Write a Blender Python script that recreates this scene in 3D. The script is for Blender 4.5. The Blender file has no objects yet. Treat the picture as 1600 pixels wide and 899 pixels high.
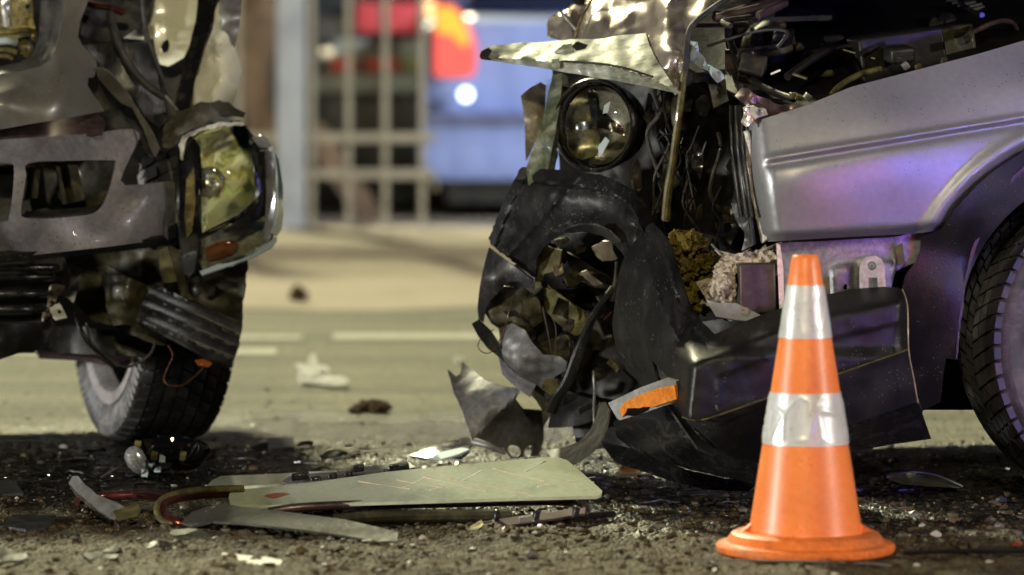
import bpy, bmesh, math, random
import numpy as np
from mathutils import Vector, Matrix, noise
from mathutils.geometry import delaunay_2d_cdt

scene = bpy.context.scene
COL = scene.collection
R = math.radians
rng = random.Random(7)

# ------------------------------------------------------------------ camera, world, lights
F = 6000.0            # focal length in photo pixels (1600 wide): 135 mm lens
HZ = 110.0            # row of the horizon in the photo
CAMH = 0.8
cam_d = bpy.data.cameras.new('camera'); cam = bpy.data.objects.new('camera', cam_d)
COL.objects.link(cam); scene.camera = cam
cam.location = (0, 0, CAMH); cam.rotation_euler = (R(90), 0, 0)
cam_d.sensor_width = 36; cam_d.lens = 135
cam_d.shift_y = -(449.5 - HZ) / 1600
cam_d.clip_end = 400; cam_d.clip_start = 0.1
cam_d.dof.use_dof = True
cam_d.dof.focus_distance = 7.08
cam_d.dof.aperture_fstop = 0.135 / 0.047

w = bpy.data.worlds.new('World'); scene.world = w; w.use_nodes = True
nt = w.node_tree
sky = nt.nodes.new('ShaderNodeTexSky'); sky.sky_type = 'NISHITA'; sky.sun_disc = False
SUN_EL, SUN_AZ = R(33), R(-20)      # azimuth measured from +Y (behind the wreck), negative = left
sky.sun_elevation = SUN_EL; sky.sun_rotation = SUN_AZ
sky.dust_density = 3.0
bg = nt.nodes['Background']; nt.links.new(sky.outputs[0], bg.inputs[0]); bg.inputs[1].default_value = 0.0055

def aim(o, target):
    o.rotation_euler = (Vector(target) - o.location).to_track_quat('-Z', 'Y').to_euler()
sd = bpy.data.lights.new('sun', 'SUN'); sun = bpy.data.objects.new('sun', sd); COL.objects.link(sun)
sd.energy = 3.4; sd.angle = R(5); sd.color = (1.0, 0.95, 0.60)
sun.location = (0, 0, 10)
dv = Vector((-math.sin(SUN_AZ) * math.cos(SUN_EL), -math.cos(SUN_AZ) * math.cos(SUN_EL), -math.sin(SUN_EL)))
sun.rotation_euler = dv.to_track_quat('-Z', 'Y').to_euler()
def area(name, loc, target, sx, sy, power, color, spread=180):
    d = bpy.data.lights.new(name, 'AREA'); d.shape = 'RECTANGLE'; d.size = sx; d.size_y = sy
    d.energy = power; d.color = color; d.spread = R(spread)
    o = bpy.data.objects.new(name, d); COL.objects.link(o); o.location = loc; aim(o, target); return o
area('headlamps', (-7.5, 4.6, 0.75), (0.2, 7.0, 0.25), 0.9, 0.25, 430, (0.98, 0.97, 0.90))          # vehicle headlamps raking in from the left
area('flood_lamp', (7.5, 3.0, 2.4), (0.3, 7.0, 0.3), 0.8, 0.5, 270, (1.0, 0.92, 0.84))            # flood, right
area('street_lamp', (-0.8, -4.0, 6.0), (0.2, 7.2, 0.4), 0.9, 0.4, 430, (1.0, 0.87, 0.54))        # street lamp behind the camera
area('blue_lamp', (3.9, 1.2, 0.55), (1.9, 7.0, 0.5), 0.6, 0.2, 9, (0.18, 0.18, 1.0), 30)     # emergency vehicle beacons
area('red_beacon', (2.0, 1.6, 0.30), (0.8, 7.0, 0.45), 0.35, 0.15, 0.34, (1.0, 0.14, 0.16), 20)
area('blue_lamp', (4.5, 13.5, 2.6), (0.4, 20.0, 0.7), 0.5, 0.3, 72, (0.75, 0.82, 1.0), 60)  # unseen cool lamp added to brighten the parked car

vs = scene.view_settings
vs.view_transform = 'Standard'; vs.look = 'None'; vs.exposure = 0.42; vs.gamma = 1.0; vs.use_curve_mapping = False
scene.cycles.max_bounces = 8; scene.cycles.transparent_max_bounces = 12
scene.cycles.caustics_reflective = False; scene.cycles.caustics_refractive = False
scene.cycles.sample_clamp_indirect = 6.0

# ------------------------------------------------------------------ materials
MATS = {}
def M(name, col, rough=0.5, metal=0.0, coat=0.0, col2=None, nscale=9.0, lo=0.45, hi=0.62, detail=6,
      bump=0.0, bscale=60.0, rvar=0.0, speck=None, spscale=140.0, spthr=0.12, spec=0.5, emit=None, es=0.0,
      trans=0.0, aniso_scale=None, coatr=0.05, fine=0.45, film=0):
    m = bpy.data.materials.new(name); m.use_nodes = True
    t = m.node_tree; b = t.nodes['Principled BSDF']
    tc = t.nodes.new('ShaderNodeTexCoord')
    vec = tc.outputs['Object']
    if aniso_scale:
        mp = t.nodes.new('ShaderNodeMapping'); mp.inputs['Scale'].default_value = aniso_scale
        t.links.new(vec, mp.inputs[0]); vec = mp.outputs[0]
    b.inputs['Base Color'].default_value = (*col, 1); b.inputs['Roughness'].default_value = rough
    b.inputs['Metallic'].default_value = metal; b.inputs['Coat Weight'].default_value = coat
    b.inputs['Coat Roughness'].default_value = coatr
    b.inputs['Specular IOR Level'].default_value = spec; b.inputs['Transmission Weight'].default_value = trans
    cur = None
    if col2 is not None:
        n = t.nodes.new('ShaderNodeTexNoise'); n.inputs['Scale'].default_value = nscale * 1.8; n.inputs['Detail'].default_value = detail
        n.inputs['Roughness'].default_value = 0.65
        t.links.new(vec, n.inputs['Vector'])
        r = t.nodes.new('ShaderNodeValToRGB'); r.color_ramp.elements[0].position = lo; r.color_ramp.elements[1].position = hi
        r.color_ramp.elements[0].color = (*col, 1); r.color_ramp.elements[1].color = (*col2, 1)
        t.links.new(n.outputs[0], r.inputs[0]); cur = r.outputs[0]
        if rvar:
            mr = t.nodes.new('ShaderNodeMapRange'); mr.inputs[1].default_value = lo; mr.inputs[2].default_value = hi
            mr.inputs[3].default_value = rough; mr.inputs[4].default_value = min(1, max(0.02, rough + rvar))
            t.links.new(n.outputs[0], mr.inputs[0]); t.links.new(mr.outputs[0], b.inputs['Roughness'])
    if speck is not None:
        v = t.nodes.new('ShaderNodeTexVoronoi'); v.inputs['Scale'].default_value = spscale
        t.links.new(vec, v.inputs['Vector'])
        r2 = t.nodes.new('ShaderNodeValToRGB'); r2.color_ramp.elements[0].position = spthr; r2.color_ramp.elements[1].position = spthr + 0.06
        r2.color_ramp.elements[0].color = (1, 1, 1, 1); r2.color_ramp.elements[1].color = (0, 0, 0, 1)
        t.links.new(v.outputs['Distance'], r2.inputs[0])
        # thin the specks out with a low-frequency noise
        n2 = t.nodes.new('ShaderNodeTexNoise'); n2.inputs['Scale'].default_value = 14; t.links.new(vec, n2.inputs['Vector'])
        mm = t.nodes.new('ShaderNodeMath'); mm.operation = 'GREATER_THAN'; mm.inputs[1].default_value = 0.54
        t.links.new(n2.outputs[0], mm.inputs[0])
        mu = t.nodes.new('ShaderNodeMath'); mu.operation = 'MULTIPLY'
        t.links.new(r2.outputs[0], mu.inputs[0]); t.links.new(mm.outputs[0], mu.inputs[1])
        mx = t.nodes.new('ShaderNodeMix'); mx.data_type = 'RGBA'
        t.links.new(mu.outputs[0], mx.inputs[0])
        if cur is not None: t.links.new(cur, mx.inputs[6])
        else: mx.inputs[6].default_value = (*col, 1)
        mx.inputs[7].default_value = (*speck, 1); cur = mx.outputs[2]
    if fine:
        n4 = t.nodes.new('ShaderNodeTexNoise'); n4.inputs['Scale'].default_value = 85; n4.inputs['Detail'].default_value = 9; n4.inputs['Roughness'].default_value = 0.75
        t.links.new(vec, n4.inputs['Vector'])
        mr4 = t.nodes.new('ShaderNodeMapRange'); mr4.inputs[1].default_value = 0.32; mr4.inputs[2].default_value = 0.68
        mr4.inputs[3].default_value = 1 - fine; mr4.inputs[4].default_value = 1 + fine * .7; t.links.new(n4.outputs[0], mr4.inputs[0])
        m4 = t.nodes.new('ShaderNodeMix'); m4.data_type = 'RGBA'; m4.blend_type = 'MULTIPLY'; m4.inputs[0].default_value = 1.0
        if cur is not None: t.links.new(cur, m4.inputs[6])
        else: m4.inputs[6].default_value = (*col, 1)
        t.links.new(mr4.outputs[0], m4.inputs[7]); cur = m4.outputs[2]
    if film:
        b.inputs['Thin Film IOR'].default_value = 1.7
        n5 = t.nodes.new('ShaderNodeTexNoise'); n5.inputs['Scale'].default_value = 22; t.links.new(vec, n5.inputs['Vector'])
        mr5 = t.nodes.new('ShaderNodeMapRange'); mr5.inputs[1].default_value = .3; mr5.inputs[2].default_value = .7; mr5.inputs[3].default_value = film * .5; mr5.inputs[4].default_value = film * 1.6
        t.links.new(n5.outputs[0], mr5.inputs[0]); t.links.new(mr5.outputs[0], b.inputs['Thin Film Thickness'])
    if cur is not None: t.links.new(cur, b.inputs['Base Color'])
    if bump:
        n3 = t.nodes.new('ShaderNodeTexNoise'); n3.inputs['Scale'].default_value = bscale; n3.inputs['Detail'].default_value = 5
        t.links.new(vec, n3.inputs['Vector'])
        bp = t.nodes.new('ShaderNodeBump'); bp.inputs['Strength'].default_value = bump; bp.inputs['Distance'].default_value = 0.004
        t.links.new(n3.outputs[0], bp.inputs['Height']); t.links.new(bp.outputs[0], b.inputs['Normal'])
    if emit is not None:
        b.inputs['Emission Color'].default_value = (*emit, 1); b.inputs['Emission Strength'].default_value = es
    MATS[name] = m; return m

def lens_mat(name, tint, gloss_rough=0.03, base=0.06, rainbow=False):
    """thin clear cover: transparent with Fresnel reflection"""
    m = bpy.data.materials.new(name); m.use_nodes = True; t = m.node_tree
    for n in list(t.nodes): t.nodes.remove(n)
    out = t.nodes.new('ShaderNodeOutputMaterial'); mix = t.nodes.new('ShaderNodeMixShader')
    tr = t.nodes.new('ShaderNodeBsdfTransparent'); tr.inputs[0].default_value = (*tint, 1)
    gl = t.nodes.new('ShaderNodeBsdfGlossy'); gl.inputs['Roughness'].default_value = gloss_rough
    fr = t.nodes.new('ShaderNodeFresnel'); fr.inputs[0].default_value = 1.5
    ad = t.nodes.new('ShaderNodeMath'); ad.inputs[1].default_value = base; t.links.new(fr.outputs[0], ad.inputs[0])
    t.links.new(ad.outputs[0], mix.inputs[0]); t.links.new(tr.outputs[0], mix.inputs[1]); t.links.new(gl.outputs[0], mix.inputs[2])
    t.links.new(mix.outputs[0], out.inputs[0]); MATS[name] = m; return m

M('paint_left', (0.155, 0.146, 0.132), 0.38, 0.35, 0.3, (0.13, 0.122, 0.11), 5, bump=0.04, bscale=25, rvar=0.1, speck=(0.5, 0.48, 0.42), spscale=110, spthr=0.06, coatr=0.2, fine=.12)
M('paint_left_scuffed', (0.14, 0.135, 0.155), 0.45, 0.2, 0.1, (0.21, 0.19, 0.185), 9, 0.42, 0.7, bump=0.25, bscale=50, rvar=0.2, speck=(0.05, 0.045, 0.045), spscale=80, fine=.3)
M('paint_right', (0.245, 0.252, 0.265), 0.42, 0.5, 0.18, (0.225, 0.232, 0.243), 4, bump=0.02, bscale=600, speck=(0.06, 0.05, 0.045), spscale=120, spthr=0.10, coatr=0.3, fine=.12)
M('hood_metal', (0.50, 0.43, 0.36), 0.25, 0.72, 0.6, (0.36, 0.31, 0.26), 9, bump=0.06, bscale=30, fine=.15)
M('beam_paint', (0.125, 0.14, 0.10), 0.5, 0.15, 0.05, (0.23, 0.235, 0.175), 14, 0.42, 0.6, bump=0.25, bscale=50, speck=(0.04, 0.04, 0.035), spscale=90, spthr=.1, aniso_scale=(0.6, 1, 2.5))
M('bare_edge', (0.80, 0.79, 0.74), 0.3, 0.4, 0, (0.6, 0.58, 0.5), 40, bump=0.2)
M('galvanised', (0.22, 0.22, 0.235), 0.5, 0.6, 0, (0.17, 0.165, 0.175), 40, bump=0.05, bscale=200)
M('black_plastic', (0.0055, 0.0055, 0.006), 0.38, 0, 0, (0.017, 0.016, 0.012), 8, 0.44, 0.74, bump=0.2, bscale=220, rvar=0.2, speck=(0.20, 0.19, 0.15), spscale=150, spthr=0.10, fine=.4, spec=.38)
M('bumper_plastic', (0.006, 0.006, 0.0063), 0.42, 0, 0, (0.022, 0.0215, 0.0205), 6, 0.46, 0.85, bump=0.12, bscale=260, rvar=0.15, speck=(0.24, 0.23, 0.20), spscale=170, spthr=0.10, aniso_scale=(1.5, 1, 0.6), fine=.35, spec=.30)
M('grey_plastic', (0.016, 0.016, 0.018), 0.33, 0, 0, (0.055, 0.054, 0.055), 10, 0.42, 0.75, bump=0.2, bscale=160, rvar=0.2, speck=(0.28, 0.27, 0.24), spscale=140, spthr=0.09, aniso_scale=(1.6, 1, 0.5), fine=.5)
M('gloss_black', (0.010, 0.010, 0.0105), 0.22, 0, 0.2, (0.03, 0.028, 0.025), 22, 0.5, 0.75, rvar=0.25, bump=0.05)
M('dark_metal', (0.016, 0.015, 0.013), 0.5, 0.2, 0, (0.05, 0.042, 0.026), 18, bump=0.35, bscale=60, rvar=0.2, spec=0.3)
M('oily_black', (0.005, 0.005, 0.005), 0.45, 0, 0, (0.012, 0.010, 0.007), 20, bump=0.3, bscale=50, spec=0.2)  # near-black tone that also paints shade into bays, recesses and gaps
M('olive_liner', (0.026, 0.024, 0.013), 0.45, 0, 0.1, (0.075, 0.066, 0.032), 14, 0.45, 0.7, bump=0.3, bscale=45, rvar=0.2, speck=(0.2, 0.18, 0.1), spscale=90, spthr=0.06, spec=0.3)
M('olive_metal', (0.12, 0.105, 0.034), 0.5, 0.1, 0.05, (0.045, 0.038, 0.016), 22, 0.4, 0.62, bump=0.3, bscale=60, spec=0.3)
M('gold_metal', (0.26, 0.21, 0.075), 0.4, 0.5, 0, (0.08, 0.065, 0.028), 20, 0.42, 0.6, bump=0.3, bscale=70)
M('green_strut', (0.045, 0.060, 0.032), 0.5, 0.1, 0.05, (0.13, 0.135, 0.08), 16, bump=0.3, bscale=50, spec=0.3)
M('tan_bracket', (0.27, 0.22, 0.15), 0.45, 0.25, 0, (0.15, 0.12, 0.08), 14, bump=0.2)
M('cream_paint', (0.80, 0.79, 0.63), 0.22, 0.0, 0.6, (0.74, 0.73, 0.58), 10, bump=0.03, bscale=30, speck=(0.10, 0.09, 0.07), spscale=60, spthr=0.06, fine=.06)
M('steel', (0.26, 0.26, 0.255), 0.45, 0.5, 0, (0.15, 0.145, 0.135), 12, bump=0.25, bscale=50, rvar=0.2, speck=(0.08, 0.065, 0.05), spscale=70, spthr=0.1)
M('trim_grey', (0.065, 0.068, 0.052), 0.5, 0.05, 0.1, (0.035, 0.035, 0.028), 9, 0.4, 0.65, bump=0.2, bscale=60, speck=(0.3, 0.29, 0.25), spscale=80)
M('plate_steel', (0.15, 0.15, 0.156), 0.46, 0.2, 0, (0.09, 0.088, 0.086), 8, bump=0.25, bscale=45, rvar=0.2, speck=(0.20, 0.13, 0.08), spscale=60, spthr=0.12)
M('chrome', (0.78, 0.79, 0.80), 0.20, 0.8, 0, (0.60, 0.61, 0.62), 20, bump=0.03, fine=.1)
M('blue_chrome', (0.62, 0.74, 0.80), 0.22, 0.45, .3, fine=.1)
M('reflector', (0.98, 0.96, 0.62), 0.16, 0.12, 0.6, (0.86, 0.96, 0.62), 10, bump=0.06, bscale=35, film=520, fine=0.05)
M('dark_reflector', (0.50, 0.49, 0.42), 0.18, 0.55, 0.3, (0.30, 0.27, 0.16), 10, bump=0.15, bscale=20, film=420)
M('rubber', (0.020, 0.020, 0.020), 0.62, 0, 0, (0.050, 0.048, 0.045), 16, bump=0.25, bscale=110)
M('rubber_flap', (0.060, 0.057, 0.042), 0.6, 0, 0, (0.11, 0.10, 0.075), 18, bump=0.4, bscale=40)
M('tyre_dusty', (0.075, 0.075, 0.078), 0.75, 0, 0, (0.27, 0.265, 0.27), 9, 0.36, 0.60, bump=0.3, bscale=70, spec=0.3, fine=.4)
M('tyre_black', (0.014, 0.014, 0.014), 0.5, 0, 0, (0.04, 0.038, 0.036), 10, bump=0.2, bscale=90, fine=.4)
M('tyre_brown', (0.045, 0.040, 0.040), 0.6, 0, 0, (0.095, 0.080, 0.075), 12, bump=0.25, bscale=90)
M('rim_paint', (0.50, 0.46, 0.46), 0.45, 0.2, 0, (0.30, 0.27, 0.27), 10, bump=0.1, fine=.3)
M('cone_orange', (0.93, 0.255, 0.055), 0.42, 0, 0.10, (0.74, 0.175, 0.035), 5, 0.45, 0.80, bump=0.05, bscale=120, speck=(0.25, 0.06, 0.02), spscale=120, spthr=0.10, fine=.11, coatr=.25)
M('rim_dark', (0.075, 0.066, 0.064), 0.55, 0.2, 0, (0.045, 0.04, 0.038), 10, bump=0.1, fine=.3)
M('cone_base', (0.84, 0.20, 0.035), 0.45, 0, 0.08, (0.38, 0.12, 0.035), 7, 0.46, 0.74, bump=0.1, bscale=90, speck=(0.08, 0.05, 0.03), spscale=150, spthr=0.13, fine=.35)
M('cone_band', (0.68, 0.71, 0.72), 0.36, 0.18, 0.4, (0.55, 0.57, 0.55), 6, 0.4, 0.7, bump=0.05, bscale=30, speck=(0.30, 0.25, 0.18), spscale=80, spthr=0.08, coatr=.12, fine=.15)
M('foam', (0.50, 0.44, 0.34), 0.9, 0, 0, (0.16, 0.12, 0.08), 34, 0.46, 0.62, bump=0.9, bscale=110)
M('fluff', (0.15, 0.115, 0.022), 0.9, 0, 0, (0.03, 0.024, 0.007), 30, bump=1.0, bscale=150, spec=.1)
M('rust_box', (0.045, 0.034, 0.032), 0.5, 0.3, 0, (0.085, 0.06, 0.05), 15, bump=0.15)
M('amber', (0.72, 0.22, 0.015), 0.25, 0, 0.5, (0.60, 0.17, 0.01), 20, bump=0.15, bscale=30)
M('dark_amber', (0.22, 0.06, 0.012), 0.2, 0, 0.5)
M('clip_plastic', (0.42, 0.39, 0.34), 0.5, 0, 0, (0.33, 0.30, 0.26), 30)
M('maroon_metal', (0.17, 0.045, 0.04), 0.22, 0.75, 0.3, (0.10, 0.03, 0.028), 9)
M('glass_pane', (0.55, 0.61, 0.46), 0.14, 0, 0.6, (0.24, 0.29, 0.23), 2.2, 0.54, 0.74, bump=0.02, bscale=20, speck=(0.85, 0.82, 0.75), spscale=75, spthr=0.06, coatr=0.06, fine=.15)
M('scratch', (0.78, 0.76, 0.70), 0.5)
M('scratch_pink', (0.60, 0.42, 0.33), 0.5)
M('smear_dark', (0.14, 0.17, 0.13), 0.3, fine=.5)
M('smear_red', (0.36, 0.10, 0.07), 0.35, fine=.6)
M('white_scrap', (0.82, 0.81, 0.78), 0.6, 0, 0, (0.72, 0.71, 0.66), 20, bump=0.3)
M('soil', (0.050, 0.032, 0.016), 0.9, 0, 0, (0.11, 0.075, 0.038), 30, bump=0.6, bscale=90, spec=.2)
M('stone', (0.055, 0.051, 0.044), 0.5, 0, 0, (0.12, 0.11, 0.09), 30, bump=0.4)
M('crumb', (0.032, 0.021, 0.010), 0.8, 0, 0, (0.095, 0.065, 0.032), 9, bump=0.3, spec=0.3)
M('pale_crumb', (0.40, 0.38, 0.32), 0.35)
M('green_glint', (0.50, 0.55, 0.36), 0.08, 0.6, 0.4, fine=0)
M('red_crumb', (0.35, 0.07, 0.04), 0.5)
def paper_mat():
    m = bpy.data.materials.new('thin_paper'); m.use_nodes = True; t = m.node_tree; b = t.nodes['Principled BSDF']
    b.inputs['Base Color'].default_value = (.96, .955, .92, 1); b.inputs['Roughness'].default_value = .7
    tl = t.nodes.new('ShaderNodeBsdfTranslucent'); tl.inputs[0].default_value = (1, 1, .97, 1)
    mx = t.nodes.new('ShaderNodeMixShader'); mx.inputs[0].default_value = .45
    t.links.new(b.outputs[0], mx.inputs[1]); t.links.new(tl.outputs[0], mx.inputs[2]); t.links.new(mx.outputs[0], t.nodes['Material Output'].inputs[0]); MATS['thin_paper'] = m
paper_mat()
lens_mat('clear_lens', (0.98, 0.99, 0.95), 0.03, 0.01)
lens_mat('smoky_lens', (0.55, 0.45, 0.28), 0.04, 0.10)
lens_mat('shard_glass', (0.85, 0.92, 0.85), 0.05, 0.10)
M('kerb_stone', (0.60, 0.52, 0.39), 0.85, 0, 0, (0.50, 0.43, 0.32), 1.2, bump=0.3, bscale=8, fine=.1)
M('sand', (0.58, 0.49, 0.38), 0.9, 0, 0, (0.47, 0.40, 0.30), 0.9, bump=0.4, bscale=8, fine=.15)
M('road_paint', (0.56, 0.55, 0.44), 0.7, 0, 0, (0.36, 0.35, 0.27), 6, 0.45, 0.7)
M('fence_paint', (0.42, 0.39, 0.30), 0.6, 0.0, 0, (0.33, 0.30, 0.23), 4, fine=.1)
M('post_paint', (0.52, 0.57, 0.63), 0.5, 0.0, 0, (0.40, 0.44, 0.50), 3, fine=.1)
M('blue_paint', (0.24, 0.31, 0.58), 0.55, 0.1, 0.0, (0.20, 0.26, 0.48), 1.5, fine=0)
M('blue_paint_dark', (0.13, 0.15, 0.27), 0.35, 0.2, 0.3)
M('dark_glass', (0.02, 0.025, 0.05), 0.12, 0, 0.5)
M('van_dark', (0.045, 0.050, 0.045), 0.4, 0.1, 0.2, (0.065, 0.065, 0.060), 2)
M('van_pale', (0.30, 0.33, 0.28), 0.5)
M('tape_red', (0.55, 0.08, 0.05), 0.5, emit=(1, 0.12, 0.08), es=0.05)  # faint emission stands in for light returned by the reflective strip
M('tape_yellow', (0.30, 0.28, 0.07), 0.5)
M('lamp_red', (0.5, 0.05, 0.06), 0.4, emit=(0.8, 0.08, 0.10), es=0.15)
M('lamp_tail', (0.8, 0.06, 0.05), 0.3, emit=(1.0, 0.15, 0.12), es=0.50)
M('lamp_amber', (0.9, 0.4, 0.03), 0.3, emit=(1.0, 0.36, 0.05), es=0.65)
M('lamp_white', (0.9, 0.85, 0.7), 0.3, emit=(1.0, 0.86, 0.55), es=9.0)
M('lamp_cool', (0.8, 0.9, 1.0), 0.3, emit=(0.75, 0.9, 1.0), es=3.5)
M('lamp_orange', (0.9, 0.5, 0.2), 0.3, emit=(1.0, 0.50, 0.20), es=1.8)
M('wood', (0.24, 0.165, 0.10), 0.7, 0, 0, (0.16, 0.11, 0.07), 5, aniso_scale=(1, 1, 0.2))
M('facade', (0.11, 0.095, 0.075), 0.85, 0, 0, (0.085, 0.075, 0.06), 0.6)
M('facade_pane', (0.05, 0.06, 0.09), 0.15)
M('cable_copper', (0.11, 0.045, 0.022), 0.4, 0.6)
M('white_tag', (0.70, 0.70, 0.64), 0.5)
M('mauve_metal', (0.13, 0.085, 0.085), 0.35, 0.6, 0.2, (0.075, 0.05, 0.05), 14)

def road_mat():
    m = bpy.data.materials.new('asphalt'); m.use_nodes = True; t = m.node_tree; L = t.links
    b = t.nodes['Principled BSDF']
    geo = t.nodes.new('ShaderNodeNewGeometry'); sep = t.nodes.new('ShaderNodeSeparateXYZ'); L.new(geo.outputs['Position'], sep.inputs[0])
    pos = geo.outputs['Position']
    def nz(scale, detail=6, rough=0.6, vec=None):
        n = t.nodes.new('ShaderNodeTexNoise'); n.inputs['Scale'].default_value = scale; n.inputs['Detail'].default_value = detail
        n.inputs['Roughness'].default_value = rough; L.new(vec if vec is not None else pos, n.inputs['Vector']); return n.outputs[0]
    def math_(op, a, bb, clamp=False):
        n = t.nodes.new('ShaderNodeMath'); n.operation = op; n.use_clamp = clamp
        for i, v in enumerate((a, bb)):
            if isinstance(v, (int, float)): n.inputs[i].default_value = v
            else: L.new(v, n.inputs[i])
        return n.outputs[0]
    def ramp(v, a, bb):
        n = t.nodes.new('ShaderNodeMapRange'); n.inputs[1].default_value = a; n.inputs[2].default_value = bb
        n.interpolation_type = 'SMOOTHSTEP'; L.new(v, n.inputs[0]); return n.outputs[0]
    def mixc(f, a, bb):
        n = t.nodes.new('ShaderNodeMix'); n.data_type = 'RGBA'; L.new(f, n.inputs[0])
        for i, v in ((6, a), (7, bb)):
            if isinstance(v, tuple): n.inputs[i].default_value = (*v, 1)
            else: L.new(v, n.inputs[i])
        return n.outputs[2]
    X, Y = sep.outputs[0], sep.outputs[1]
    big = nz(1.3, 4); med = nz(7, 6); fine = nz(90, 4); vfine = nz(260, 3)
    # dry asphalt, grey-green, slightly streaked along the traffic
    mp = t.nodes.new('ShaderNodeMapping'); mp.inputs['Scale'].default_value = (0.35, 2.2, 1); L.new(pos, mp.inputs[0])
    streak = nz(1.2, 5, 0.6, mp.outputs[0])
    asph = mixc(ramp(streak, 0.40, 0.60), (0.170, 0.162, 0.100), (0.290, 0.272, 0.178))
    asph = mixc(ramp(fine, 0.50, 0.72), asph, (0.085, 0.080, 0.060))
    # soil thrown over the near road, torn edge
    edge = math_('ADD', Y, math_('MULTIPLY', math_('SUBTRACT', med, 0.5), 0.9))
    edge = math_('ADD', edge, math_('MULTIPLY', math_('SUBTRACT', big, 0.5), 0.9))
    soilm = math_('SUBTRACT', 1.0, ramp(edge, 6.70, 7.0))
    thin = ramp(nz(4.5, 7, 0.7, mp.outputs[0]), 0.40, 0.60)
    soil = mixc(ramp(med, 0.35, 0.65), (0.024, 0.012, 0.004), (0.064, 0.038, 0.013))
    soil = mixc(math_('MULTIPLY', thin, ramp(math_('MULTIPLY', Y, -1.0), -6.75, -6.45)), soil, (0.088, 0.073, 0.033))
    soil = mixc(ramp(vfine, 0.55, 0.75), soil, (0.05, 0.04, 0.025))
    col = mixc(soilm, asph, soil)
    # oil and coolant puddles, also painted dark where the wrecks shade the road
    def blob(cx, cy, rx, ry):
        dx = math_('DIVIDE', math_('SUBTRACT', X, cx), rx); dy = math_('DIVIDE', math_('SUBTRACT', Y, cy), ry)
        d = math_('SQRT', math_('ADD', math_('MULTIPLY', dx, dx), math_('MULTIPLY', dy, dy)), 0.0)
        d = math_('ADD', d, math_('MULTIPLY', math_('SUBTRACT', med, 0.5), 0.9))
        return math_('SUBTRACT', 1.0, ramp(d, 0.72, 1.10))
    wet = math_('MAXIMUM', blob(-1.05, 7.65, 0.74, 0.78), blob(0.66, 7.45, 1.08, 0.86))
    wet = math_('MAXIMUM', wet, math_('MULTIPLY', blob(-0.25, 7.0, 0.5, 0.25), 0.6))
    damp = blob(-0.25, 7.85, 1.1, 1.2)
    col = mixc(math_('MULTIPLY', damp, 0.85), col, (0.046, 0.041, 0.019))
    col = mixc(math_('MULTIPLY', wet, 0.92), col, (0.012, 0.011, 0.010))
    vg = t.nodes.new('ShaderNodeTexVoronoi'); vg.inputs['Scale'].default_value = 95; L.new(pos, vg.inputs['Vector'])
    sg = t.nodes.new('ShaderNodeSeparateColor'); L.new(vg.outputs['Color'], sg.inputs[0])
    gm = t.nodes.new('ShaderNodeMapRange'); L.new(sg.outputs[0], gm.inputs[0]); gm.inputs[3].default_value = 0.65; gm.inputs[4].default_value = 1.35
    gx_ = t.nodes.new('ShaderNodeMix'); gx_.data_type = 'RGBA'; gx_.blend_type = 'MULTIPLY'; gx_.inputs[0].default_value = 1.0
    L.new(col, gx_.inputs[6]); L.new(gm.outputs[0], gx_.inputs[7]); col = gx_.outputs[2]
    L.new(col, b.inputs['Base Color'])
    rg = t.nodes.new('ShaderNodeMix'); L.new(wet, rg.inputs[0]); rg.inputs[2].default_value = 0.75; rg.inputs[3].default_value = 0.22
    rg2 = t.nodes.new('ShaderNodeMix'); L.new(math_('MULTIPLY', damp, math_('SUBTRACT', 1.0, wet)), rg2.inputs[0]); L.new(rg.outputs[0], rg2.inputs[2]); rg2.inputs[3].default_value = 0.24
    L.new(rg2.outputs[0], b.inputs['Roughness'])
    b.inputs['Specular IOR Level'].default_value = 0.4
    vo = t.nodes.new('ShaderNodeTexVoronoi'); vo.inputs['Scale'].default_value = 150; L.new(pos, vo.inputs['Vector'])
    h = math_('ADD', math_('MULTIPLY', vo.outputs['Distance'], -0.7), math_('MULTIPLY', fine, 0.8))
    bp = t.nodes.new('ShaderNodeBump'); bp.inputs['Strength'].default_value = 1.0; bp.inputs['Distance'].default_value = 0.009
    L.new(h, bp.inputs['Height']); L.new(bp.outputs[0], b.inputs['Normal'])
    MATS['asphalt'] = m
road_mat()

# ------------------------------------------------------------------ builders
WLOC = {}
def at(px, py, Y):                       # a sight line of the photo cut at distance Y
    return Vector(((px - 800) * Y / F, Y, CAMH - (py - HZ) * Y / F))
def ground(px, py, z=0.0):
    Y = (CAMH - z) * F / (py - HZ); return Vector(((px - 800) * Y / F, Y, z))
def add(name, verts, faces, mat, parent=None, smooth=True, sharp=35, thick=0, offset=-1, bevel=0, mats=None, fmat=None):
    V = np.array([tuple(v) for v in verts], float); c = V.mean(0)
    me = bpy.data.meshes.new(name); me.from_pydata((V - c).tolist(), [], faces)
    for mm in ([mat] if mats is None else mats): me.materials.append(MATS[mm])
    if fmat is not None: me.polygons.foreach_set('material_index', fmat)
    if smooth:
        me.polygons.foreach_set('use_smooth', [True] * len(me.polygons)); me.set_sharp_from_angle(angle=R(sharp))
    me.update()
    o = bpy.data.objects.new(name, me); COL.objects.link(o)
    pl = WLOC[parent.name] if parent is not None else Vector((0, 0, 0))
    if parent is not None: o.parent = parent
    o.location = Vector(c) - pl; WLOC[o.name] = Vector(c)
    if bevel:
        md = o.modifiers.new('bevel', 'BEVEL'); md.width = bevel; md.segments = 2; md.limit_method = 'ANGLE'
    if thick:
        md = o.modifiers.new('solid', 'SOLIDIFY'); md.thickness = thick; md.offset = offset
        if smooth:
            es_ = o.modifiers.new('split', 'EDGE_SPLIT'); es_.split_angle = R(sharp)
    return o
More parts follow.
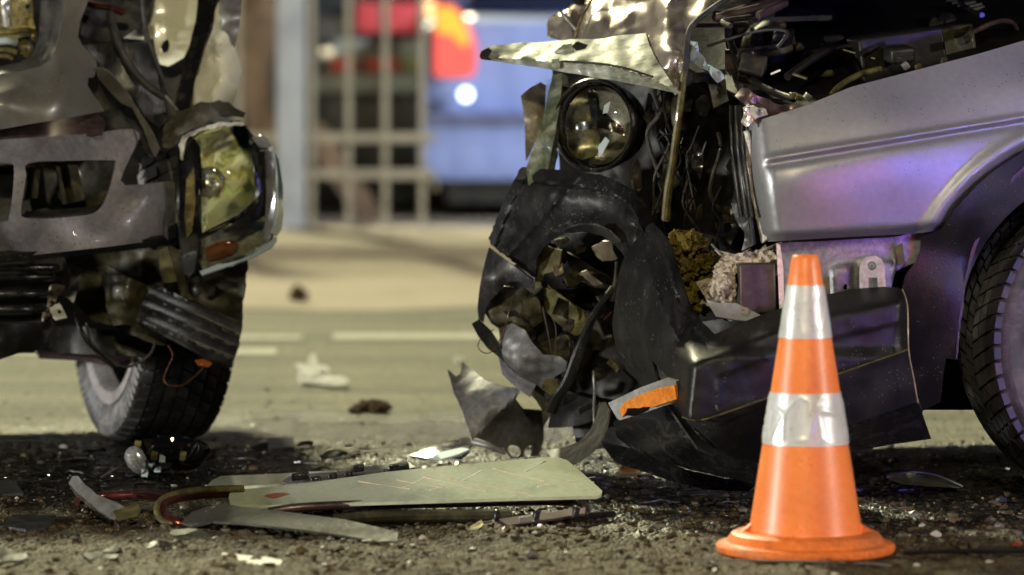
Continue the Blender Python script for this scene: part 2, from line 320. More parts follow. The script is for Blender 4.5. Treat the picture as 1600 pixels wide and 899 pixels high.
def empty(name, loc, label, cat, group=None):
    o = bpy.data.objects.new(name, None); COL.objects.link(o); o.location = loc; WLOC[o.name] = Vector(loc)
    o['label'] = label; o['category'] = cat
    if group: o['group'] = group
    return o
def tag(o, label, cat, group=None):
    o['label'] = label; o['category'] = cat
    if group: o['group'] = group
    return o
def struct(o, kind='structure', label=None):
    o['kind'] = kind
    if label: o['label'] = label
    return o
def tps(ctrl):
    C = np.array(ctrl, float); P = C[:, :2] / 100.0; n = len(P)
    if n < 3:
        y = C[:, 2].mean(); return lambda q: np.full(len(q), y)
    d = np.linalg.norm(P[:, None] - P[None], axis=2)
    K = np.where(d > 0, d * d * np.log(d + 1e-12), 0) + np.eye(n) * 1e-4
    A = np.zeros((n + 3, n + 3)); A[:n, :n] = K; A[:n, n] = 1; A[:n, n + 1:] = P; A[n, :n] = 1; A[n + 1:, :n] = P.T
    A += np.diag([0] * n + [1e-9] * 3)
    W = np.linalg.lstsq(A, np.concatenate([C[:, 2], [0, 0, 0]]), rcond=None)[0]
    def f(q):
        q = np.array(q, float) / 100.0; dd = np.linalg.norm(q[:, None] - P[None], axis=2)
        U = np.where(dd > 0, dd * dd * np.log(dd + 1e-12), 0)
        return U @ W[:n] + W[n] + q @ W[n + 1:]
    return f
def catmull(pts, n=6, closed=False):
    pts = [np.array(p, float) for p in pts]; N = len(pts); out = []
    rngi = range(N if closed else N - 1)
    for i in rngi:
        if closed: a, b, c, d = pts[(i - 1) % N], pts[i], pts[(i + 1) % N], pts[(i + 2) % N]
        else: a, b, c, d = pts[max(i - 1, 0)], pts[i], pts[i + 1], pts[min(i + 2, N - 1)]
        for k in range(n):
            t = k / n
            out.append(0.5 * (2 * b + (c - a) * t + (2 * a - 5 * b + 4 * c - d) * t * t + (3 * b - a - 3 * c + d) * t ** 3))
    if not closed: out.append(pts[-1])
    return out
def inside(poly, q):
    P = np.array(poly, float); Q = np.array(q, float); res = np.zeros(len(Q), bool)
    x1, y1 = P[:, 0], P[:, 1]; x2, y2 = np.roll(x1, -1), np.roll(y1, -1)
    for a, b, c, d in zip(x1, y1, x2, y2):
        if b == d: continue
        cond = ((b > Q[:, 1]) != (d > Q[:, 1])) & (Q[:, 0] < (c - a) * (Q[:, 1] - b) / (d - b) + a)
        res ^= cond
    return res
def densify(poly, step):
    out = []; n = len(poly)
    for i in range(n):
        a, b = np.array(poly[i][:2], float), np.array(poly[(i + 1) % n][:2], float)
        k = max(1, int(np.linalg.norm(b - a) / step))
        out += [a + (b - a) * j / k for j in range(k)]
    return out
def sheet(name, outline, ctrl, mat, parent=None, thick=0.003, res=8, holes=(), fn=None, crumple=0.0, cscale=14.0,
          smooth_out=False, sharp=40, ragged=0.0, facet=False, seed=0, lines=()):
    """a bent panel: an outline on the sight lines, its depth from scattered control points, real thickness"""
    rg = random.Random(hash(name) % 1000 + seed if False else sum(map(ord, name)) + seed)
    ol = catmull(outline, 5, True) if smooth_out else outline
    loops = [densify(ol, res)] + [densify(catmull(h, 4, True), res) for h in holes]
    if ragged:
        loops[0] = [p + np.array((rg.uniform(-1, 1), rg.uniform(-1, 1))) * ragged for p in loops[0]]
    pts, edges = [], []
    for lp in loops:
        s = len(pts); pts += [tuple(p) for p in lp]; edges += [(s + i, s + (i + 1) % len(lp)) for i in range(len(lp))]
    for ln in lines:
        k = [p for q in range(len(ln) - 1) for p in np.linspace(ln[q], ln[q + 1], max(2, int(math.dist(ln[q], ln[q + 1]) / res)), endpoint=False)] + [ln[-1]]
        k = [p for p, ok_ in zip(k, inside(loops[0], k)) if ok_]
        s = len(pts); pts += [tuple(p) for p in k]; edges += [(s + i, s + i + 1) for i in range(len(k) - 1)]
    B = np.array(pts); lo, hi = B.min(0), B.max(0)
    g = []
    yy = lo[1]; row = 0
    while yy < hi[1]:
        xx = lo[0] + (res / 2 if row % 2 else 0)
        while xx < hi[0]:
            g.append((xx + rg.uniform(-.2, .2) * res, yy + rg.uniform(-.2, .2) * res)); xx += res
        yy += res * .87; row += 1
    if g:
        G = np.array(g); ok = inside(loops[0], G)
        for h in loops[1:]: ok &= ~inside(h, G)
        G = G[ok]
        if len(G):
            dm = np.min(np.linalg.norm(G[:, None] - B[None], axis=2), axis=1); G = G[dm > res * .5]
            pts += [tuple(p) for p in G]
    vs_, es_, fs_, *_ = delaunay_2d_cdt([Vector(p) for p in pts], edges, [], 0, 1e-4)
    V2 = np.array([(v.x, v.y) for v in vs_]); T = np.array([f for f in fs_ if len(f) == 3])
    cen = V2[T].mean(1); ok = inside(loops[0], cen)
    for h in loops[1:]: ok &= ~inside(h, cen)
    T = T[ok]
    e1 = V2[T[:, 1]] - V2[T[:, 0]]; e2 = V2[T[:, 2]] - V2[T[:, 0]]
    flip = (e1[:, 0] * e2[:, 1] - e1[:, 1] * e2[:, 0]) > 0
    T[flip] = T[flip][:, ::-1]
    used = np.unique(T); remap = -np.ones(len(V2), int); remap[used] = np.arange(len(used)); V2 = V2[used]; T = remap[T]
    D = tps(ctrl)(V2)
    if fn is not None: D = D + np.array([fn(x, y) for x, y in V2])
    verts = []
    for (x, y), d in zip(V2, D):
        p = at(x, y, d)
        if crumple:
            q = p * cscale + Vector((seed * 3.1, 0, 0))
            p = p + Vector((0.3 * noise.noise(q + Vector((9, 2, 5))), noise.noise(q) + .5 * noise.noise(q * 2.3), 0.3 * noise.noise(q + Vector((2, 8, 1))))) * crumple
        verts.append(p)
    return add(name, verts, T.tolist(), mat, parent, smooth=not facet, sharp=sharp, thick=thick)
def tube(name, pts, r, mat, parent=None, n=5, seg=10, taper=None, world=False, closed=False, flat=1.0):
    pts = [tuple(p) if world else tuple(at(*p)) for p in pts]
    c = [Vector(p) for p in catmull(pts, n, closed)]
    verts, faces = [], []; N = len(c); up = Vector((0.13, 0.2, 1)).normalized()
    for i, p in enumerate(c):
        a = c[(i - 1) % N] if (closed or i > 0) else c[i]; b = c[(i + 1) % N] if (closed or i < N - 1) else c[i]
        t = (b - a).normalized(); u = t.cross(up)
        if u.length < 1e-3: u = t.cross(Vector((1, 0, 0)))
        u.normalize(); v = t.cross(u)
        rr = r if taper is None else r + (taper - r) * i / (N - 1)
        for k in range(seg):
            th = 2 * math.pi * k / seg; verts.append(p + u * math.cos(th) * rr + v * math.sin(th) * rr * flat)
    for i in range(N if closed else N - 1):
        j = (i + 1) % N
        for k in range(seg):
            k2 = (k + 1) % seg; faces.append((i * seg + k, i * seg + k2, j * seg + k2, j * seg + k))
    if not closed: faces += [tuple(range(seg))[::-1], tuple((N - 1) * seg + k for k in range(seg))]
    return add(name, verts, faces, mat, parent)
def lathe(name, prof, center, axis, mat, parent=None, seg=48, wob=0, sharp=35, fmat=None, mats=None):
    ax = Vector(axis).normalized(); u = ax.cross(Vector((0, 0, 1)));
    if u.length < 1e-3: u = Vector((1, 0, 0))
    u.normalize(); v = ax.cross(u); c = Vector(center); verts, faces = [], []
    for a, r in prof:
        for k in range(seg):
            th = 2 * math.pi * k / seg; verts.append(c + ax * a + (u * math.cos(th) + v * math.sin(th)) * r)
    for i in range(len(prof) - 1):
        for k in range(seg):
            k2 = (k + 1) % seg; faces.append((i * seg + k, i * seg + k2, (i + 1) * seg + k2, (i + 1) * seg + k))
    return add(name, verts, faces, mat, parent, sharp=sharp)
def box(name, c, size, mat, parent=None, rot=(0, 0, 0), bevel=0.004, jitter=0.0):
    h = Vector(size) / 2; Mx = Matrix.Rotation(rot[2], 3, 'Z') @ Matrix.Rotation(rot[1], 3, 'Y') @ Matrix.Rotation(rot[0], 3, 'X')
    vs_ = []
    for sx in (-1, 1):
        for sy in (-1, 1):
            for sz in (-1, 1):
                vs_.append(Vector(c) + Mx @ Vector((sx * h.x * (1 + rng.uniform(-jitter, jitter)), sy * h.y * (1 + rng.uniform(-jitter, jitter)), sz * h.z * (1 + rng.uniform(-jitter, jitter)))))
    f = [(0, 1, 3, 2), (4, 6, 7, 5), (0, 4, 5, 1), (2, 3, 7, 6), (0, 2, 6, 4), (1, 5, 7, 3)]
    return add(name, vs_, f, mat, parent, smooth=bool(bevel), sharp=50, bevel=min(bevel, min(size) * .3) if bevel else 0)
def prism(name, outline, Y0, Y1, mat, parent=None, bevel=0.0, smooth=True):
    """polygon given as (x, z) extruded in depth"""
    n = len(outline); v = [(x, Y0, z) for x, z in outline] + [(x, Y1, z) for x, z in outline]
    f = [tuple(range(n)), tuple(range(2 * n - 1, n - 1, -1))] + [(i, i + n, (i + 1) % n + n, (i + 1) % n) for i in range(n)]
    return add(name, v, f, mat, parent, smooth=smooth, sharp=30, bevel=bevel)
def rock(name, c, r, mat, parent=None, flat=0.7, seed=0, sub=2, amp=0.35, stretch=(1, 1)):
    bm = bmesh.new(); bmesh.ops.create_icosphere(bm, subdivisions=sub, radius=1)
    vs_ = []
    for v in bm.verts:
        d = 1 + amp * noise.noise(v.co * 1.7 + Vector((seed * 7.3, seed, 0))) + amp * .5 * noise.noise(v.co * 4 + Vector((seed, 3, seed * 2)))
        vs_.append(Vector(c) + Vector((v.co.x * stretch[0], v.co.y * stretch[1], v.co.z * flat)) * d * r)
    f = [tuple(v.index for v in fc.verts) for fc in bm.faces]; bm.free()
    return add(name, vs_, f, mat, parent, smooth=True, sharp=28)

# ------------------------------------------------------------------ setting
def vnoise(x, y, s, seed):
    r = np.random.RandomState(seed); T = r.rand(256, 256)
    x = x * s; y = y * s; xi = np.floor(x).astype(int); yi = np.floor(y).astype(int); fx = x - xi; fy = y - yi
    fx = fx * fx * (3 - 2 * fx); fy = fy * fy * (3 - 2 * fy)
    g = lambda a, b: T[a % 256, b % 256]
    return (g(xi, yi) * (1 - fx) + g(xi + 1, yi) * fx) * (1 - fy) + (g(xi, yi + 1) * (1 - fx) + g(xi + 1, yi + 1) * fx) * fy - .5
def hfun(gx, gy):
    near = np.clip((7.35 - gy) / .7, 0, 1) * np.clip((1.9 - np.abs(gx)) / .3, 0, 1) * np.clip((gy - 4.6) / .4, 0, 1)
    base = np.clip((9.0 - gy) / .8, 0, 1) * np.clip((1.9 - np.abs(gx)) / .3, 0, 1) * np.clip((gy - 4.6) / .4, 0, 1)
    h = near * (vnoise(gx, gy, 6, 1) * .010 + vnoise(gx, gy, 22, 2) * .007 + np.maximum(0, vnoise(gx, gy, 55, 3)) * .009)
    h = h + base * (vnoise(gx, gy, 55, 4) * .0050 + vnoise(gx, gy, 115, 5) * .0055)
    return h
def build_road():
    xs = np.concatenate([np.linspace(-60, -3, 20), np.arange(-2, 2.001, .0085), np.linspace(3, 60, 20)])
    ys = np.concatenate([np.linspace(-12, 4.4, 8), np.arange(4.6, 5.9, .02), np.arange(5.9, 8.0, .0075), np.arange(8.0, 9.2, .015), np.linspace(9.5, 15.2, 20)])
    gx, gy = np.meshgrid(xs, ys); z = hfun(gx, gy)
    ny, nx = gx.shape
    V = np.stack([gx.ravel(), gy.ravel(), z.ravel()], 1)
    i = (np.arange(ny - 1)[:, None] * nx + np.arange(nx - 1)[None]).ravel()
    Fc = np.stack([i, i + 1, i + nx + 1, i + nx], 1)
    me = bpy.data.meshes.new('road'); me.vertices.add(len(V)); me.vertices.foreach_set('co', V.ravel())
    me.loops.add(Fc.size); me.loops.foreach_set('vertex_index', Fc.ravel())
    me.polygons.add(len(Fc)); me.polygons.foreach_set('loop_start', np.arange(len(Fc)) * 4); me.polygons.foreach_set('loop_total', np.full(len(Fc), 4))
    me.polygons.foreach_set('use_smooth', np.ones(len(Fc), bool))
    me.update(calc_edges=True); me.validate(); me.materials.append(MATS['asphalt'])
    o = bpy.data.objects.new('road', me); COL.objects.link(o); struct(o); return o
build_road()
def gz(x, y): return float(hfun(np.array([[x]]), np.array([[y]]))[0, 0])

def pave(name, x0, x1, y0, y1, z, mat, thick=0.0):
    v = [(x0, y0, z), (x1, y0, z), (x1, y1, z), (x0, y1, z)]
    f = [(0, 1, 2, 3)]
    if thick:
        v += [(a, b, z - thick) for a, b, _ in v[:4]]; f += [(4, 0, 3, 7)[::-1], (0, 4, 5, 1)]
    return struct(add(name, v, f, mat, smooth=False, bevel=0))
pave('pavement', -60, 60, 15.0, 120, 0.112, 'kerb_stone', 0.112)
# pale sand drifted against the kerb, uneven edge
sx = np.linspace(-20, 20, 160); vs_ = []; fs_ = []
for x in sx:
    e = 13.0 + .5 * noise.noise(Vector((x * .8, 0, 0))) + .25 * noise.noise(Vector((x * 3, 1, 0)))
    for k, (yy, zz) in enumerate(((e, .003), (e + .35, .02 + .02 * noise.noise(Vector((x * 4, 2, 0)))), (14.3, .05 + .03 * noise.noise(Vector((x * 3, 5, 0)))), (15.02, .07))):
        vs_.append((x, yy, zz))
for i in range(len(sx) - 1):
    for k in range(3): fs_.append((i * 4 + k, (i + 1) * 4 + k, (i + 1) * 4 + k + 1, i * 4 + k + 1))
struct(add('sand_strip', vs_, fs_, 'sand'))
for (x0, x1, p0, p1) in ((520, 960, 521, 530), (340, 472, 524, 530), (180, 432, 545, 554), (-300, 60, 545, 554)):
    a, b, c, d = ground(x0, p1, .004), ground(x1, p1, .004), ground(x1, p0, .004), ground(x0, p0, .004)
    struct(add('road_marking', [a, b, c, d], [(0, 1, 2, 3)], 'road_paint', smooth=False))

# ---- far facade
fa = empty('building', (0, 46, 0.1), 'dark brown building facade far behind the fence and parked vehicles', 'building')
box('wall', (0, 48, 6), (70, 3, 12), 'facade', fa, bevel=0)
for i in range(-9, 10):
    if abs(i) > 5: continue
    for zc in (2.2, 5.6):
        wn = box('window', (i * 2.2 + .5, 46.46, zc), (1.2, .12, 1.7), 'fence_paint', fa, bevel=0)
        box('pane', (i * 2.2 + .5, 46.38, zc), (1.02, .06, 1.5), 'facade_pane', wn, bevel=0)

# ---- welded mesh fence on the pavement
FY = 16.7
def fx(px, Y=FY): return (px - 800) * Y / F
def fz(py, Y=FY): return CAMH - (py - HZ) * Y / F
fence = empty('mesh_fence', (fx(455), FY, 0.112), 'pale welded mesh fence panel with square openings standing on the far pavement', 'fence')
for k in range(-6, 12):
    px = 545 + (k - 3) * 57.5
    if px > 672 or 420 < px < 486: continue
    box('bar', (fx(px), FY, 0.98), (.026, .03, 1.74), 'fence_paint', fence, bevel=0)
for py in (272, 215, -20, -75):
    box('rail', ((fx(680) + fx(120)) / 2, FY - .036, fz(py)), (fx(680) - fx(120), .03, .04), 'fence_paint', fence, bevel=0)
for px in (455, 180): box('post', (fx(px), FY - .01, 1.0), (.125, .09, 1.78), 'post_paint', fence, bevel=.01)
# brown planks behind the fence
wp = empty('plank_stack', (fx(400, 17.6), 17.6, 0.112), 'brown timber planks leaning together behind the left end of the fence', 'planks')
for (a, b, wd, dy) in (((372, 20), (440, 330), .10, 0), ((430, -30), (370, 330), .09, .12), ((395, -40), (402, 332), .13, .25)):
    p0, p1 = at(a[0], a[1], 17.2 + dy), at(b[0], b[1], 17.2 + dy); d = p1 - p0
    box('plank', (p0 + p1) / 2, (wd, .04, d.length), 'wood', wp, rot=(0, math.atan2(d.x, d.z), 0), bevel=.003)
ld = empty('leaning_board', (fx(540, 17.3), 17.3, 0.112), 'tan timber board leaning low behind the fence bars', 'board')
p0, p1 = at(486, 200, 17.35), at(585, 348, 17.35); d = p1 - p0
box('board', (p0 + p1) / 2, (.11, .04, d.length), 'wood', ld, rot=(0, math.atan2(d.x, d.z), 0), bevel=.003)

# ---- blue car, rear view, behind the fence
BY = 17.6
bc = empty('parked_car', (0.42, BY + 2, 0.112), 'blurred light blue car seen from behind with its left tail lamp lit', 'car')
def bx(px): return (px - 800) * BY / F
def bz(py): return CAMH - (py - HZ) * BY / F
xl, xr = bx(662), bx(662) + 1.72
def carsec(name, prof, x0, x1, mat, parent, rnd=.06):
    """side profile (Y, z) swept across the car's width with rounded flanks"""
    n = len(prof); V, Fc = [], []
    cols = [(x0, .90), (x0 + rnd * .4, .97), (x0 + rnd, 1.0), (x1 - rnd, 1.0), (x1 - rnd * .4, .97), (x1, .90)]
    cy = sum(p[0] for p in prof) / n; cz = sum(p[1] for p in prof) / n
    for x, s in cols:
        for (y, z) in prof: V.append((x, cy + (y - cy) * (1 - (1 - s) * .15), cz + (z - cz) * s))
    for i in range(len(cols) - 1):
        for k in range(n): Fc.append((i * n + k, i * n + (k + 1) % n, (i + 1) * n + (k + 1) % n, (i + 1) * n + k))
    Fc += [tuple(range(n)), tuple(range((len(cols) - 1) * n, len(cols) * n))[::-1]]
    return add(name, V, Fc, mat, parent, sharp=40)
carsec('body', [(BY + .10, .34), (BY + .06, .62), (BY + .02, .80), (BY + .06, 1.02), (BY + .5, 1.07), (BY + 3.2, 1.02), (BY + 4.2, .85), (BY + 4.3, .4), (BY + 4.2, .3), (BY + .2, .3)], xl, xr, 'blue_paint', bc, .12)
carsec('cabin', [(BY + .45, 1.05), (BY + .95, 1.46), (BY + 2.3, 1.48), (BY + 3.1, 1.04)], xl + .08, xr - .08, 'blue_paint_dark', bc, .1)
v = [(xl + .22, BY + .47, 1.08), (xr - .22, BY + .47, 1.08), (xr - .3, BY + .92, 1.44), (xl + .3, BY + .92, 1.44)]
add('rear_window', [(a, b - .03, c) for a, b, c in v], [(0, 1, 2, 3)], 'dark_glass', bc, thick=.006)
carsec('bumper', [(BY - .08, .30), (BY - .10, .50), (BY - .06, .60), (BY + .1, .61), (BY + .1, .30)], xl - .02, xr + .02, 'blue_paint', bc, .12)
carsec('bumper_strip', [(BY - .115, .545), (BY - .115, .595), (BY - .05, .612), (BY - .05, .54)], xl + .02, xr - .02, 'blue_paint_dark', bc, .1)
carsec('underbody', [(BY + .05, .19), (BY + .0, .30), (BY + 4.0, .30), (BY + 4.0, .19)], xl + .1, xr - .1, 'van_dark', bc, .05)
for s, nm in ((0, 'l'), (1, 'r')):
    x0 = bx(678); pts = [(0, 0), (.175, 0), (.195, .06), (.19, .16), (.15, .27), (.09, .33), (0, .34)]
    f_ = (lambda q: x0 + q) if s == 0 else (lambda q: xl + xr - x0 - q)
    tl = prism('tail_lamp', [(f_(a), bz(120) + c) for a, c in pts][::(1 if s == 0 else -1)], BY - .02, BY + .08, 'lamp_tail', bc, bevel=.01)
    q = [(0.01, .20), (.08, .19), (.14, .13), (.165, .17), (.13, .26), (.09, .315), (0.01, .32)]
    prism('indicator', [(f_(a), bz(120) + c) for a, c in q][::(1 if s == 0 else -1)], BY - .032, BY + .02, 'lamp_amber', tl, bevel=.005)
for px in (700, 1090):
    lathe('wheel', [(-.1, .0), (-.1, .2), (-.1, .29), (-.06, .31), (.06, .31), (.1, .29), (.1, .2), (.08, .0)], (bx(px) + .04, BY + .8, .42), (1, 0, 0), 'tyre_black', bc, 24)
rock('reversing_lamp', (bx(732), BY + .30, bz(35)), .036, 'lamp_white', bc, 1.0, 1, 2, 0.0)
rock('plate_lamp', (bx(728), BY - .05, bz(148)), .030, 'lamp_cool', bc, 1.0, 1, 2, 0.0)
box('licence_plate', (xl + .86, BY + .0, .70), (.5, .03, .11), 'white_tag', bc)

# ---- dark vehicle behind the fence, roof built low to shorten its shadow
VY = 18.3
vn = empty('parked_vehicle', (fx(400, VY), VY + 2, 0.112), 'dark blurred hatchback behind the mesh fence with two red rear lamps', 'car')
def vx(px): return (px - 800) * VY / F
def vz(py): return CAMH - (py - HZ) * VY / F
carsec('body', [(VY + .1, .16), (VY, .3), (VY, .7), (VY + .05, 1.05), (VY + .5, 1.42), (VY + 2.6, 1.45), (VY + 3.3, 1.0), (VY + 4.2, .9), (VY + 4.3, .3)], vx(676) - 1.95, vx(676), 'van_dark', vn, .12)
for (a, b) in ((558, 594), (606, 652)):
    box('rear_lamp', ((vx(a) + vx(b)) / 2, VY - .03, vz(28)), (vx(b) - vx(a), .06, .145), 'lamp_red', vn, bevel=.01)
for (a, b, c, d) in ((520, 580, 60, 92), (622, 672, 60, 92)):
    box('pale_panel', ((vx(a) + vx(b)) / 2, VY - .02, (vz(c) + vz(d)) / 2), (vx(b) - vx(a), .04, vz(c) - vz(d)), 'van_pale', vn, bevel=.01)
for (a, b, m) in ((518, 556, 'tape_red'), (572, 622, 'tape_red'), (628, 672, 'tape_yellow')):
    box('reflective_strip', ((vx(a) + vx(b)) / 2, VY - .035, vz(107)), (vx(b) - vx(a), .03, .09), m, vn, bevel=0)
box('bumper', ((vx(480) + vx(672)) / 2, VY - .08, vz(130)), (vx(672) - vx(480), .16, .10), 'van_pale', vn, bevel=.02)
rock('marker_lamp', (vx(674), VY - .04, vz(15)), .042, 'lamp_orange', vn, 1.0, 1, 2, 0.0)
for px in (520, 640):
    lathe('wheel', [(-.1, .0), (-.1, .2), (-.1, .3), (-.06, .33), (.06, .33), (.1, .3), (.1, .2), (.08, .0)], (vx(px), VY + .9, .45), (1, 0, 0), 'tyre_black', vn, 24)

# ------------------------------------------------------------------ wheels
def wheel(parent, c, n, Rt, Rr, wd, mside, mtread, mrim, N=46, ncol=5, deep=False):
    n = Vector(n).normalized(); h = wd / 2; d = Rt - Rr
    prof = [(-h * .8, Rr - .01), (-h * .98, Rr + .3 * d), (-h, Rr + .55 * d), (-h * .95, Rt - .022), (-h * .82, Rt - .010), (0, Rt - .008),
            (h * .82, Rt - .010), (h * .95, Rt - .022), (h * 1.0, Rr + .62 * d), (h * 1.015, Rr + .55 * d), (h * .985, Rr + .5 * d), (h * .98, Rr + .32 * d), (h * .93, Rr + .14 * d), (h * .90, Rr + .12 * d), (h * .86, Rr + .02 * d), (h * .80, Rr - .012)]
    wh = lathe('wheel', prof, c, n, mside, parent, 96, sharp=50)
    # tread blocks
    u = n.cross(Vector((0, 0, 1))).normalized(); v = n.cross(u); V, Fc = [], []
    def pt(a, r, th): return Vector(c) + n * a + (u * math.cos(th) + v * math.sin(th)) * r
    edges = np.linspace(-h * .97, h * .97, ncol + 1); st = 2 * math.pi / N
    for j in range(ncol):
        a0, a1 = edges[j] + .003, edges[j + 1] - .003; sh = j in (0, ncol - 1)
        for i in range(N):
            off = st * (.5 * (j % 2) + .13 * j); sk = st * .30 * (1 if j < ncol / 2 else -1)
            g = .16 if not sh else .24
            s = len(V)
            for (a, skk) in ((a0, -sk / 2), (a1, sk / 2)):
                fall = .010 * max(0, (abs(a) / h - .8) / .17) ** 1.5
                for (r_, sg) in ((Rt - .013 - fall, 0), (Rt - fall, .0)):
                    for th in (i * st + off + skk + st * g / 2, (i + 1) * st + off + skk - st * g / 2): V.append(pt(a, r_, th))
            q = [(2, 3, 7, 6), (0, 2, 6, 4), (1, 5, 7, 3), (0, 1, 3, 2), (4, 6, 7, 5)]
            Fc += [tuple(s + k for k in f) for f in q]
    tr = add('tread', V, Fc, mtread, wh, smooth=False)
    if deep:      # inner side of the wheel: bright lip, deep barrel coloured dark for its shade, brake drum
        rim = lathe('rim', [(h * .80, Rr - .006), (h * .95, Rr + .010), (h * .98, Rr + .002), (h * .92, Rr - .016), (h * .80, Rr - .022), (h * .55, Rr - .026)], c, n, mrim, wh, 64)
        lathe('barrel', [(h * .55, Rr - .026), (-h * .3, Rr - .045), (-h * .6, Rr - .06), (-h * .7, Rr * .4), (-h * .7, 0)], c, n, 'oily_black', wh, 64)
        lathe('brake_drum', [(-h * .5, .0), (-h * .1, .10), (0, .13), (-h * .1, .145), (-h * .7, .145)], c, n, 'dark_metal', wh, 40)
        V, Fc = [], []
        NS = 96; st2 = 2 * math.pi / NS
        for i in range(NS):
            q0, q1 = i * st2 + st2 * .15, i * st2 + st2 * .70; s0 = len(V); tw = st2 * .35
            for (r_, a_, o_) in ((Rt - .012, .97, .001), (Rt - .022, .98, .0015), (Rt - .040, 1.0, .001)):
                for th in (q0 + tw * (Rt - r_) / .04, q1 + tw * (Rt - r_) / .04): V.append(pt(h * a_ + o_, r_, th))
            for r_, a_, th in ((Rt - .046, .99, q0 + tw), (Rt - .046, .99, q1 + tw)): V.append(pt(h * a_ - .003, r_ - .002, th))
            Fc += [(s0, s0 + 1, s0 + 3, s0 + 2), (s0 + 2, s0 + 3, s0 + 5, s0 + 4), (s0 + 4, s0 + 5, s0 + 7, s0 + 6)]
        add('shoulder_ribs', V, Fc, mside, wh, smooth=False, thick=.0015, offset=0)
    else:
        rim = lathe('rim', [(h * .80, Rr - .014), (h * .93, Rr + .012), (h * .95, Rr + .004), (h * .90, Rr - .008), (h * .72, Rr - .016), (h * .60, Rr - .035), (h * .28, Rr - .050), (h * .18, Rr * .62), (h * .34, Rr * .5), (h * .42, Rr * .3), (h * .3, Rr * .2), (h * .3, .0)], c, n, mrim, wh, 64)
        lathe('hub_cap', [(h * .3, .05), (h * .52, .046), (h * .56, .035), (h * .56, 0)], c, n, 'dark_metal', rim, 24)
        for k in range(5):
            th = 2 * math.pi * k / 5; p = Vector(c) + n * (h * .38) + (u * math.cos(th) + v * math.sin(th)) * (Rr * .34)
            lathe('wheel_nut', [(0, .012), (.014, .011), (.016, 0)], p, n, 'steel', rim, 6)
    return wh

# ------------------------------------------------------------------ LEFT VEHICLE
lv = empty('wrecked_pickup', (-0.95, 8.3, 0.0), 'grey mauve vehicle at the left with torn front end and exposed clear headlamp', 'car')
wheel(lv, (-0.775, 8.31, 0.36), (-math.cos(R(20)), -math.sin(R(20)), 0.03), 0.36, 0.272, 0.205, 'tyre_dusty', 'tyre_black', 'rim_paint', 58, 7, True)
def S(*a, **k): return sheet(*a, **k)
# hidden structure that closes the gaps
S('radiator_support', [(-260, -60), (330, -60), (330, 60), (300, 190), (292, 400), (-260, 420)], [(-260, -60, 8.02), (300, -60, 8.12), (-260, 420, 7.98), (300, 400, 8.05), (150, 150, 8.08)], 'oily_black', lv, .01, 26, crumple=.03, cscale=9)
# hidden hull behind the front, added and cut short to shape the sun's shadow
def hull(name, parent, o, fwd, stations, mat):
    fwd = Vector(fwd).normalized(); side = Vector((fwd.y, -fwd.x, 0)); V, Fc = [], []
    for (d, w0, w1, z0, z1) in stations:
        c0 = Vector(o) + fwd * d
        for (ws, zs) in ((w0, z0), (w0, z0 + (z1 - z0) * .75), (w0 + (w1 - w0) * .06, z1), (w1 - (w1 - w0) * .06, z1), (w1, z0 + (z1 - z0) * .75), (w1, z0)): V.append(c0 + side * ws + Vector((0, 0, zs)))
    for i in range(len(stations) - 1):
        for k in range(6): Fc.append((i * 6 + k, i * 6 + (k + 1) % 6, (i + 1) * 6 + (k + 1) % 6, (i + 1) * 6 + k))
    Fc += [tuple(range(6))[::-1], tuple((len(stations) - 1) * 6 + k for k in range(6))]
    return add(name, V, Fc, mat, parent, sharp=30)
hull('body_shell', lv, (-.66, 8.62, 0), (-.22, .97, 0), [(0, -1.75, -.06, .52, .95), (.4, -1.75, -.05, .52, 1.0), (.75, -1.75, -.05, .55, 1.04)], 'paint_left')
box('hidden_engine_block', (-1.35, 8.45, .52), (.95, .5, .66), 'oily_black', lv, (0, 0, .22), .02)
# upper fascia
S('front_panel', [(-260, 150), (-120, 130), (0, 116), (36, 110), (62, 104), (77, 94), (86, 78), (93, 54), (99, 24), (106, -30), (150, -30), (138, 0), (125, 33), (122, 58), (129, 72), (150, 95), (151, 108), (146, 120), (138, 121), (137, 134), (145, 147), (155, 160), (164, 175), (120, 182), (60, 192), (0, 202), (-260, 240)],
  [(-260, 150, 7.62), (0, 118, 7.66), (70, 104, 7.70), (100, 20, 7.80), (140, 0, 7.84), (125, 55, 7.79), (150, 105, 7.80), (100, 120, 7.68), (0, 160, 7.585), (90, 160, 7.63), (162, 175, 7.76), (120, 180, 7.68), (0, 200, 7.61), (-260, 240, 7.55), (90, 75, 7.73)], 'paint_left', lv, .004, 6, crumple=.006, cscale=12)
S('grille_recess', [(-200, 146), (0, 118), (36, 112), (63, 106), (79, 94), (88, 76), (95, 50), (101, 22), (106, -30), (66, -30), (62, 30), (60, 60), (50, 85), (30, 98), (0, 104), (-200, 130)],
  [(-200, 140, 7.66), (0, 118, 7.67), (80, 94, 7.72), (104, 0, 7.82), (60, 0, 7.92), (50, 80, 7.87), (0, 103, 7.82)], 'grey_plastic', lv, .003, 7)
